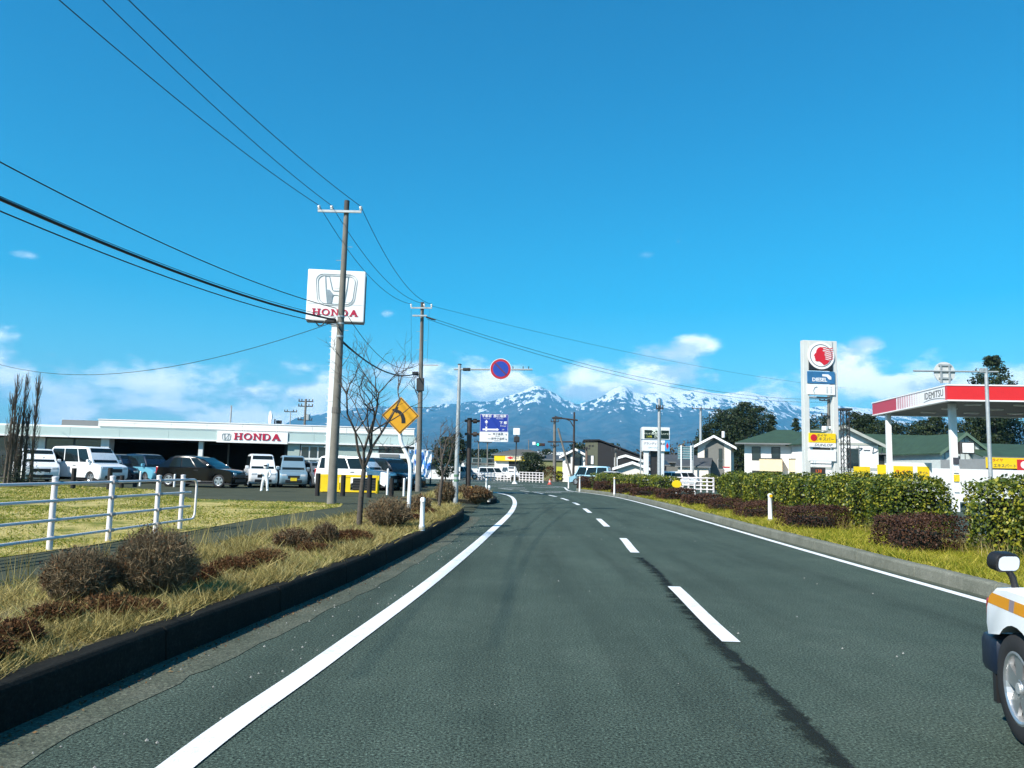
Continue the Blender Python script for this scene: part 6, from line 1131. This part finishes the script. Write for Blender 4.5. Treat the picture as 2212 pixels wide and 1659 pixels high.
# --- dead rounded shrubs on the left verge
def dead_shrub(label, u, v, wpx, hpx, z0=.24, n=2600, mat=dead_l, leafy=.22, name='dry_shrub', flat=1.):
    p = G(u, v, z0); R = wpx*p.y/F/2; H = hpx*p.y/F; o = thing(name, label, 'shrub', p, random.uniform(0, 6), 'leafless shrubs on the left verge')
    az = rng.uniform(0, 2*np.pi, n); cu = rng.uniform(-.25, 1, n)**1; se = np.sqrt(np.maximum(0, 1-np.clip(cu, -1, 1)**2)); lump = 1+.10*np.sin(az*3+1)+.07*np.sin(az*7+cu*5)
    T = np.stack([np.cos(az)*se*R*lump, np.sin(az)*se*R*lump, H*.48+cu*H*.52], 1)*rng.uniform(.80, 1.03, n)[:, None]; T[:, 2] = np.maximum(T[:, 2], .03)
    base_ = np.stack([T[:, 0]*.12, T[:, 1]*.12, np.zeros(n)], 1)+rng.normal(0, .02, (n, 3)); mid = base_+(T-base_)*rng.uniform(.35, .7, n)[:, None]+rng.normal(0, .04*R*2, (n, 3)); mid[:, 2] = np.abs(mid[:, 2])
    m_i = rng.integers(0, n, n*2); A2 = mid[m_i]+(T[m_i]-mid[m_i])*rng.uniform(.2, .9, 2*n)[:, None]; B2 = A2+unit(rng.normal(size=(2*n, 3))+unit(T[m_i])*.9)*(R*.28)*rng.uniform(.4, 1, 2*n)[:, None]; B2[:, 2] = np.maximum(B2[:, 2], .02)
    k = max(0.45, min(1., p.y/9.)); wd = .006*max(1, p.y/9)
    V1, F1 = ribbons(base_[:n//4], mid[:n//4], wd*1.8); V2, F2 = ribbons(mid, T, wd*1.1); V3, F3 = ribbons(A2, B2, wd)
    V, Fc = merge((V1, F1), (V2, F2), (V3, F3)); tag(link('twigs', npmesh('twigs', V, Fc), mat, o), kind='stuff')
    nl = int(n*leafy*2); C = T[rng.integers(0, n, nl)]*rng.uniform(.7, 1.02, nl)[:, None]; V, Fc = leaves(C, .028*max(1, p.y/10), .1, .5); tag(link('dry_leaves', npmesh('dry_leaves', V, Fc), rust_l if mat is dead_l else mat, o), kind='stuff')
    m_ = MB()
    for i in range(7): a = random.uniform(0, 6.28); m_.cyl((0, 0, -.05), (math.cos(a)*R*.45, math.sin(a)*R*.45, H*.5), .016, .006, 5, False)
    m_.build('stems', bark, o); return o
dead_shrub('rounded leafless shrub at far left, lower of the two big ones', 168, 1308, 152, 128, n=4200); dead_shrub('largest rounded leafless shrub in front of the fence end', 327, 1292, 172, 158, n=4800)
dead_shrub('small dark leafless shrub between the big shrubs and the bare tree', 702, 1178, 58, 52, n=1500); dead_shrub('reddish low shrub left of the bare tree', 632, 1186, 86, 46, n=1300, leafy=.9)
dead_shrub('large leafless shrub right of the bare tree below the kinked post', 838, 1142, 104, 72, n=2000); dead_shrub('rounded brown shrub on the far island beside a white post', 1030, 1086, 62, 36, .21, n=1800, leafy=1.2)
dead_shrub('leafless shrub behind the white kerb post', 905, 1108, 56, 42, n=1000); dead_shrub('upright tuft shrub before the galvanised mast', 962, 1092, 46, 60, n=1000); dead_shrub('small shrub behind the round shrub on the far island', 1000, 1072, 40, 26, .21, n=700, leafy=.2)
for k, (u, v, w_, h_) in enumerate(((20, 1400, 150, 88), (120, 1345, 120, 62), (232, 1330, 130, 66), (420, 1262, 120, 58), (500, 1238, 110, 50), (570, 1222, 110, 52), (762, 1170, 96, 36), (680, 1196, 90, 34), (890, 1128, 60, 26), (300, 1330, 120, 50), (915, 1112, 60, 22), (-60, 1440, 160, 90))):
    dead_shrub(['rust-brown low shrub in the bottom left corner', 'rust-brown low shrub at the foot of the left big shrub', 'rust-brown low shrub between the two big shrubs', 'rust-brown low shrub right of the largest shrub', 'second rust-brown low shrub right of the largest shrub', 'rust-brown low shrub halfway to the bare tree', 'rust-brown low shrub at the foot of the bare tree', 'rust-brown low shrub just left of the bare tree foot', 'rust-brown low shrub at the foot of the kinked post', 'rust-brown low shrub at the foot of the largest shrub', 'rust-brown low shrub behind the white kerb post', 'rust-brown low shrub cut by the left edge'][k], u, v, w_*.9, h_*.72, n=700, mat=rust_l, leafy=1.6, name='low_shrub')
# --- grasses
def blades(name, mat, pts, hmin, hmax, wd, lean_=.35, tall=0.):
    n = len(pts); h = rng.uniform(hmin, hmax, n); h = np.where(rng.random(n) < tall, h*1.9, h); d = rng.normal(0, lean_, (n, 2))*h[:, None]
    B = pts+np.stack([d[:, 0], d[:, 1], h*.95], 1); V, Fc = ribbons(pts, B, wd*(.7+.6*rng.random(n)))
    o = link(name, npmesh(name, V, Fc), mat); return o
def scatter(n, yr, lo, hi, z, clump=.0, power=1.):
    y = yr[0]+(yr[1]-yr[0])*rng.random(n)**power; f = rng.random(n); x = np.array([lo(q) for q in y])*(1-f)+np.array([hi(q) for q in y])*f
    if clump:
        k = max(1, int(n/28)); ci = rng.integers(0, k, n); y = y[ci]+rng.normal(0, clump, n); x = x[ci]+rng.normal(0, clump, n)
    return np.stack([x, y, np.full(n, z)], 1)
kf = lambda Y: at_y(KL, Y)-.20; vbk = lambda Y: at_y(VB, Y)
def inside(pts, f0, f1): return pts[[f1(p[1]) < p[0] < f0(p[1]) for p in pts]]
p0_ = scatter(2600, (3.2, 12), lambda y: kf(y)-.7, lambda y: kf(y)+.0, .24, .05); p1 = scatter(26000, (3.2, 11), vbk, kf, .24, 0, 1.0); p2 = scatter(26000, (3.2, 26), vbk, kf, .24, .09, 1.); p3_ = scatter(20000, (10, 26.4), vbk, kf, .24, 0)
pa_ = inside(np.concatenate([p0_, p1, p2, p3_]), lambda y: kf(y)-.0, lambda y: vbk(y)+.15)
wdist = .004+.0006*pa_[:, 1]
tag(blades('dry_grass', straw_l, pa_, .03, .13, wdist, .7, .08), 'dry straw-coloured grass along the left verge', 'grass', kind='stuff')
ed = scatter(9000, (3.2, 26), lambda y: kf(y)-.35, lambda y: kf(y)+.03, .235, .05); tag(blades('dry_grass', straw_l, ed, .05, .16, .004+.0006*ed[:, 1], .8, .05), 'dry grass fringe hanging over the left kerb', 'grass', kind='stuff')
isl = np.stack([rng.uniform(-3.6, -.9, 5000), rng.uniform(32, 40, 5000), np.full(5000, .2)], 1); tag(blades('dry_grass', straw_l, isl, .1, .3, np.full(5000, .03), .4), 'dry grass on the far island', 'grass', kind='stuff')
st_ = scatter(260, (6.5, 16), lambda y: vbk(y)+.1, lambda y: vbk(y)+.9, .24, .12); tag(blades('grass_stalks', straw_l, st_, .35, .7, np.full(len(st_), .007), .18), 'tall pale dry grass stalks beside the path', 'grass', kind='stuff')
q1 = scatter(46000, (7, 30), lambda y: at_y(KR, y)+.2, lambda y: 8.9, .17, .10, 1.2); q2 = scatter(26000, (7, 24), lambda y: at_y(KR, y)+.18, lambda y: 8.9, .17, 0); q3 = scatter(14000, (26, 56), lambda y: at_y(KR, y)+.2, lambda y: at_y(KR, y)+2.6, .17, .12)
qa = np.concatenate([q1, q2, q3]); qa = qa[[p[0] > at_y(KR, p[1])+.16 for p in qa]]
tag(blades('verge_grass', grass_l, qa, .04, .13, .005+.0007*qa[:, 1], .7, .06), 'yellow-green grass along the right verge', 'grass', kind='stuff')
tl_ = scatter(900, (10, 24), lambda y: 8.0, lambda y: 8.8, .17, .16); tag(blades('grass_stalks', straw_l, tl_, .25, .5, np.full(len(tl_), .010), .25), 'dry stalks at the foot of the right hedge', 'grass', kind='stuff')
LW = [Vector((*p, 0)) for p in lawn]
def inpoly(x, y):
    c = False; j = len(lawn)-1
    for i in range(len(lawn)):
        xi, yi = lawn[i]; xj, yj = lawn[j]
        if (yi > y) != (yj > y) and x < (xj-xi)*(y-yi)/(yj-yi)+xi: c = not c
        j = i
    return c
lp_ = np.stack([rng.uniform(-26, -5.4, 120000), 9+34*rng.random(120000)**1.3, np.full(120000, .158)], 1); vis = lp_[:, 0] > -.69*lp_[:, 1]-.6; lp_ = lp_[vis]
lp_ = lp_[vnoise(lp_[:, 0]*1.1, lp_[:, 1]*.5, 77)+.35*rng.random(len(lp_)) > .48]; lp_ = lp_[[inpoly(p[0], p[1]) for p in lp_]]
tag(blades('lawn_grass', lawn_l, lp_, .015, .06, .006+.0008*lp_[:, 1], .9), 'short patchy lawn grass behind the pipe fence', 'grass', kind='stuff')
# leaf litter and crumbs of soil along the foot of the left kerb
nl = 2200; yl = rng.uniform(3.2, 24, nl); xl_2 = np.array([at_y(KL, q) for q in yl])+np.abs(rng.normal(0, .11, nl))+.015; V, Fc = leaves(np.stack([xl_2, yl, np.full(nl, .014)], 1), .022, 2.5, .6); tag(link('leaf_litter', npmesh('leaf_litter', V, Fc), rust_l), 'small brown leaf litter in the left gutter', 'litter', kind='stuff')
# --- bare trees
def bare_tree(label, base_, H, seed, spread=.5, stems=3, first=.34, name='bare_tree', levels=4, r0=.06, up=.25, cat='tree', lean_=(0, 0)):
    rs = random.Random(seed); o = thing(name, label, cat, base_); tr = MB(); cr2 = MB()
    def grow(p, d, L, r, lv):
        n = 4; pts = [p]; q = Vector(p); dd = Vector(d)
        for i in range(n):
            dd = (dd+Vector((rs.gauss(0, .16), rs.gauss(0, .16), up*.35+rs.gauss(0, .06)))).normalized(); q = q+dd*(L/n); pts.append(q.copy())
        cr2.tube(pts, [r*(1-.55*i/n) for i in range(n+1)], 5 if lv > 1 else 3, False)
        if lv <= 0: return
        for i in range(1, n+1):
            for _ in range(2 if i == n else 1):
                if i < n and rs.random() < (.38 if lv == 1 else .2): continue
                ax = Vector((rs.gauss(0, 1), rs.gauss(0, 1), rs.gauss(.1, .5))).normalized(); nd = (dd*.75+ax*spread*1.15).normalized(); grow(pts[i], nd, L*rs.uniform(.36, .62), r*.55*(1-.3*i/n)+.0012, lv-1)
    hT = H*first; top = Vector((lean_[0], lean_[1], hT)); tr.tube([(0, 0, -.1), (lean_[0]*.3, lean_[1]*.3, hT*.5), top], [r0*1.15, r0, r0*.85], 9).build('trunk', bark, o, smooth=True)
    for k in range(stems):
        a = 6.28*k/stems+rs.uniform(-.5, .5); grow(top, Vector((math.cos(a)*spread*.55, math.sin(a)*spread*.55, 1)).normalized(), (H-hT)*rs.uniform(.55, .72), r0*.62, levels-1)
    cr2.build('crown', bark, o, smooth=True); return o
tb_ = G(775, 1141, .22); bare_tree('bare young street tree with upswept branches beside the near concrete pole', tb_, 3.6, 5, .62, 4, .33, levels=4, r0=.055, lean_=(.05, 0), up=.22)
tb2 = G(948, 1100, .22); bare_tree('smaller bare street tree left of the galvanised mast', tb2, 2.7, 9, .5, 3, .38, levels=4, r0=.05, lean_=(.08, 0))
bare_tree('thin bare tree top behind the showroom corner', base(930, 66), 4.2, 21, .5, 3, .3, levels=3, r0=.07)
ct = G(33, 1052, .15)
o = thing('columnar_tree', 'slender leafless columnar tree at the left edge', 'tree', ct); rs = random.Random(4); tr = MB(); cr2 = MB()
for k in range(6):
    x = rs.uniform(-.6, .6); y = rs.uniform(-.35, .35); hh = rs.uniform(3.2, 5.2); tr.tube([(x, y, -.1), (x*.9, y, hh*.4), (x*.8+rs.gauss(0, .05), y, hh)], [.09, .055, .012], 6)
    for j in range(52):
        z = rs.uniform(.1, .92)*hh; a = rs.uniform(0, 6.28); l = rs.uniform(.5, 1.3)*(1.1-.5*z/hh); p0 = Vector((x*.9, y, z)); p1_ = p0+Vector((math.cos(a)*.16*l, math.sin(a)*.16*l, l*.5)); cr2.tube([p0, p1_, p1_+Vector((math.cos(a)*.06*l, math.sin(a)*.06*l, l*.5))], [.011, .008, .003], 4, False)
        for _ in range(3): t_ = rs.uniform(.3, 1); q = p0.lerp(p1_, t_); cr2.tube([q, q+Vector((rs.gauss(0, .07), rs.gauss(0, .07), rs.uniform(.2, .5)))], [.008, .003], 3, False)
tr.build('trunk', bark, o); cr2.build('crown', bark, o)
nb2 = 900; C = np.stack([rng.normal(0, .5, nb2), rng.normal(0, .25, nb2), np.abs(rng.normal(0, .7, nb2))], 1); V, Fc = leaves(C, .10, .2, .5); tag(link('basal_shoots', npmesh('basal_shoots', V, Fc), ever_l, o), kind='stuff')
# --- evergreen trees
def evergreen(label, base_, H, Wd, form='dome', seed=0, n=7000, size=.34, name='evergreen_tree', mat=None, grp='evergreen trees behind the houses', trunk=True, cat='tree'):
    global rng
    o = thing(name, label, cat, base_, 0, grp); r_ = np.random.default_rng(100+seed)
    if trunk: MB().tube([(0, 0, -.2), (.05, 0, H*.45), (0, 0, H*.9)], [max(.08, H*.02), H*.013, .03], 7).build('trunk', bark_d, o)
    k = 90 if form != 'cone' else 120; cz = r_.uniform(.0, 1, k)
    if form == 'cone': zc_ = .10+.90*cz; rad = (1-cz)*.95+.05; 
    elif form == 'pine': zc_ = .35+.65*cz; rad = np.sqrt(np.clip(1-(2*cz-.9)**2, .05, 1))
    else: zc_ = .12+.88*cz; rad = np.sqrt(np.clip(1-(1.75*cz-.75)**2, .04, 1))
    a = r_.uniform(0, 6.283, k); rr_ = rad*np.sqrt(r_.uniform(.15, 1, k))*Wd/2*r_.uniform(.75, 1.15, k); cc = np.stack([np.cos(a)*rr_, np.sin(a)*rr_, zc_*H], 1)
    cs = Wd*(.19 if form != 'cone' else .12)*r_.uniform(.6, 1.3, k); ci = r_.integers(0, k, n); off = unit(r_.normal(size=(n, 3)))*(r_.random(n)**.45)[:, None]*cs[ci][:, None]; off[:, 2] *= .62 if form != 'cone' else .4
    if form == 'cone': off[:, 2] -= .35*np.hypot(off[:, 0]+cc[ci, 0]*0, off[:, 1])
    C = cc[ci]+off; C[:, 2] = np.clip(C[:, 2], .05*H if trunk else .0, H*1.02); V, Fc = leaves(C, size, .35, .55, unit(off)*.6); tag(link('crown', npmesh('crown', V, Fc), mat or ever_l, o)); return o
Yc = 125
for k, (u, yt, w_, form, lbl) in enumerate(((1540, 918, 6, 'dome', 'leftmost dark evergreen of the clump behind the gabled house'), (1560, 885, 7.5, 'dome', 'tall dark evergreen second from left in the clump'), (1585, 878, 7, 'dome', 'tall dark evergreen in the middle left of the clump'), (1612, 873, 7, 'pine', 'highest dark evergreen of the clump behind the green roof'), (1640, 876, 6.5, 'dome', 'dark evergreen right of the highest one in the clump'), (1668, 888, 5, 'cone', 'pointed dark conifer at the right end of the clump'), (1600, 915, 9, 'dome', 'broad lower evergreen in front of the clump'), (1520, 945, 5, 'dome', 'low dark evergreen left of the gabled house roof'), (1721, 897, 4, 'cone', 'lone pointed conifer left of the twin-column sign'), (1440, 975, 3.2, 'cone', 'small pointed conifer right of the billboard'))):
    b = base(u, Yc+(k % 3)*4); evergreen(lbl, b, hz_(u, yt, Yc), w_, form, k)
for k, (u, yt, w_, form, Y, lbl) in enumerate(((1775, 895, 6, 'dome', 120, 'dark tree seen through the twin-column sign'), (1850, 893, 5, 'pine', 115, 'dark tree right of the lattice mast'), (1880, 898, 6, 'dome', 118, 'dark tree behind the left end of the station canopy'), (1915, 912, 7, 'dome', 112, 'dark tree behind the first canopy pillar'), (1955, 918, 7, 'dome', 112, 'dark tree between the canopy pillars'), (1995, 912, 6, 'dome', 115, 'dark tree left of the second canopy pillar'), (2025, 902, 5, 'pine', 112, 'dark tree just behind the second canopy pillar'), (2105, 905, 7, 'pine', 108, 'dark pine right of the mountain gap under the canopy'), (2140, 900, 7, 'pine', 104, 'dark pine behind the right light mast'), (2185, 905, 8, 'dome', 108, 'dark tree at the right edge under the canopy'), (2152, 775, 5.2, 'pine', 100, 'tallest pine rising above the station canopy'))):
    evergreen(lbl, base(u, Y), hz_(u, yt, Y), w_, form, 30+k, 6500 if k < 10 else 8000, .34, 'pine_tree' if form == 'pine' else 'evergreen_tree')
evergreen('dark evergreen between the bare street tree and the galvanised mast', base(962, 84), hz_(962, 946, 84), 3.0, 'dome', 60, 2600, .26, grp='evergreens across the junction'); evergreen('second dark evergreen right of the galvanised mast', base(985, 88), hz_(985, 938, 88), 2.6, 'pine', 61, 2200, .26, grp='evergreens across the junction')
evergreen('big dark evergreen bush in front of the yellow shop', base(1146, 98), hz_(1146, 979, 98), 3.9, 'dome', 62, 7000, .22, 'evergreen_bush', grp='evergreens across the junction', trunk=False, cat='bush'); evergreen('small reddish bush left of the pale utility pole', base(1189, 94), 1.9, 1.6, 'dome', 63, 1200, .13, 'reddish_bush', rust_l, 'evergreens across the junction', False, 'bush'); evergreen('small round green bush right of the pale utility pole', base(1209, 94), 1.3, 1.2, 'dome', 64, 900, .13, 'evergreen_bush', None, 'evergreens across the junction', False, 'bush')
for k, u in enumerate((1024, 1060, 1180)): evergreen(['dark tree behind the brown direction sign pole', 'dark tree behind the thin poles left of the yellow shop', 'dark tree top behind the long white hall'][k], base(u, 150+20*k), hz_(u, 972, 150+20*k), 7, 'dome', 70+k, 1800, .5, grp='evergreens across the junction')
for k, (u, yt) in enumerate(((1250, 958), (1262, 962), (1285, 955), (1300, 962), (1320, 960))): evergreen(['leftmost','second','third','fourth','rightmost'][k]+' of five dark treetops above the dark olive house', base(u, 170), hz_(u, yt, 170), 6, 'dome', 80+k, 1500, .6, grp='treetops above the dark house')
# far leafless woods: one mass
n = 16000; u_ = rng.uniform(-.62, .62, n); Yw = rng.uniform(260, 420, n); gr = vnoise(u_*40, Yw*0+.5, 5); hw_ = (4.5+6*gr)*np.where((u_ > .12) & (u_ < .26), 1.35, .9); C = np.stack([u_*Yw, Yw, hw_*rng.random(n)**.6], 1)
V, Fc = leaves(C, 1.5, .2, .6); tag(link('far_woods', npmesh('far_woods', V, Fc), wood_l), 'far brown leafless woods below the mountains', 'woods', kind='stuff')
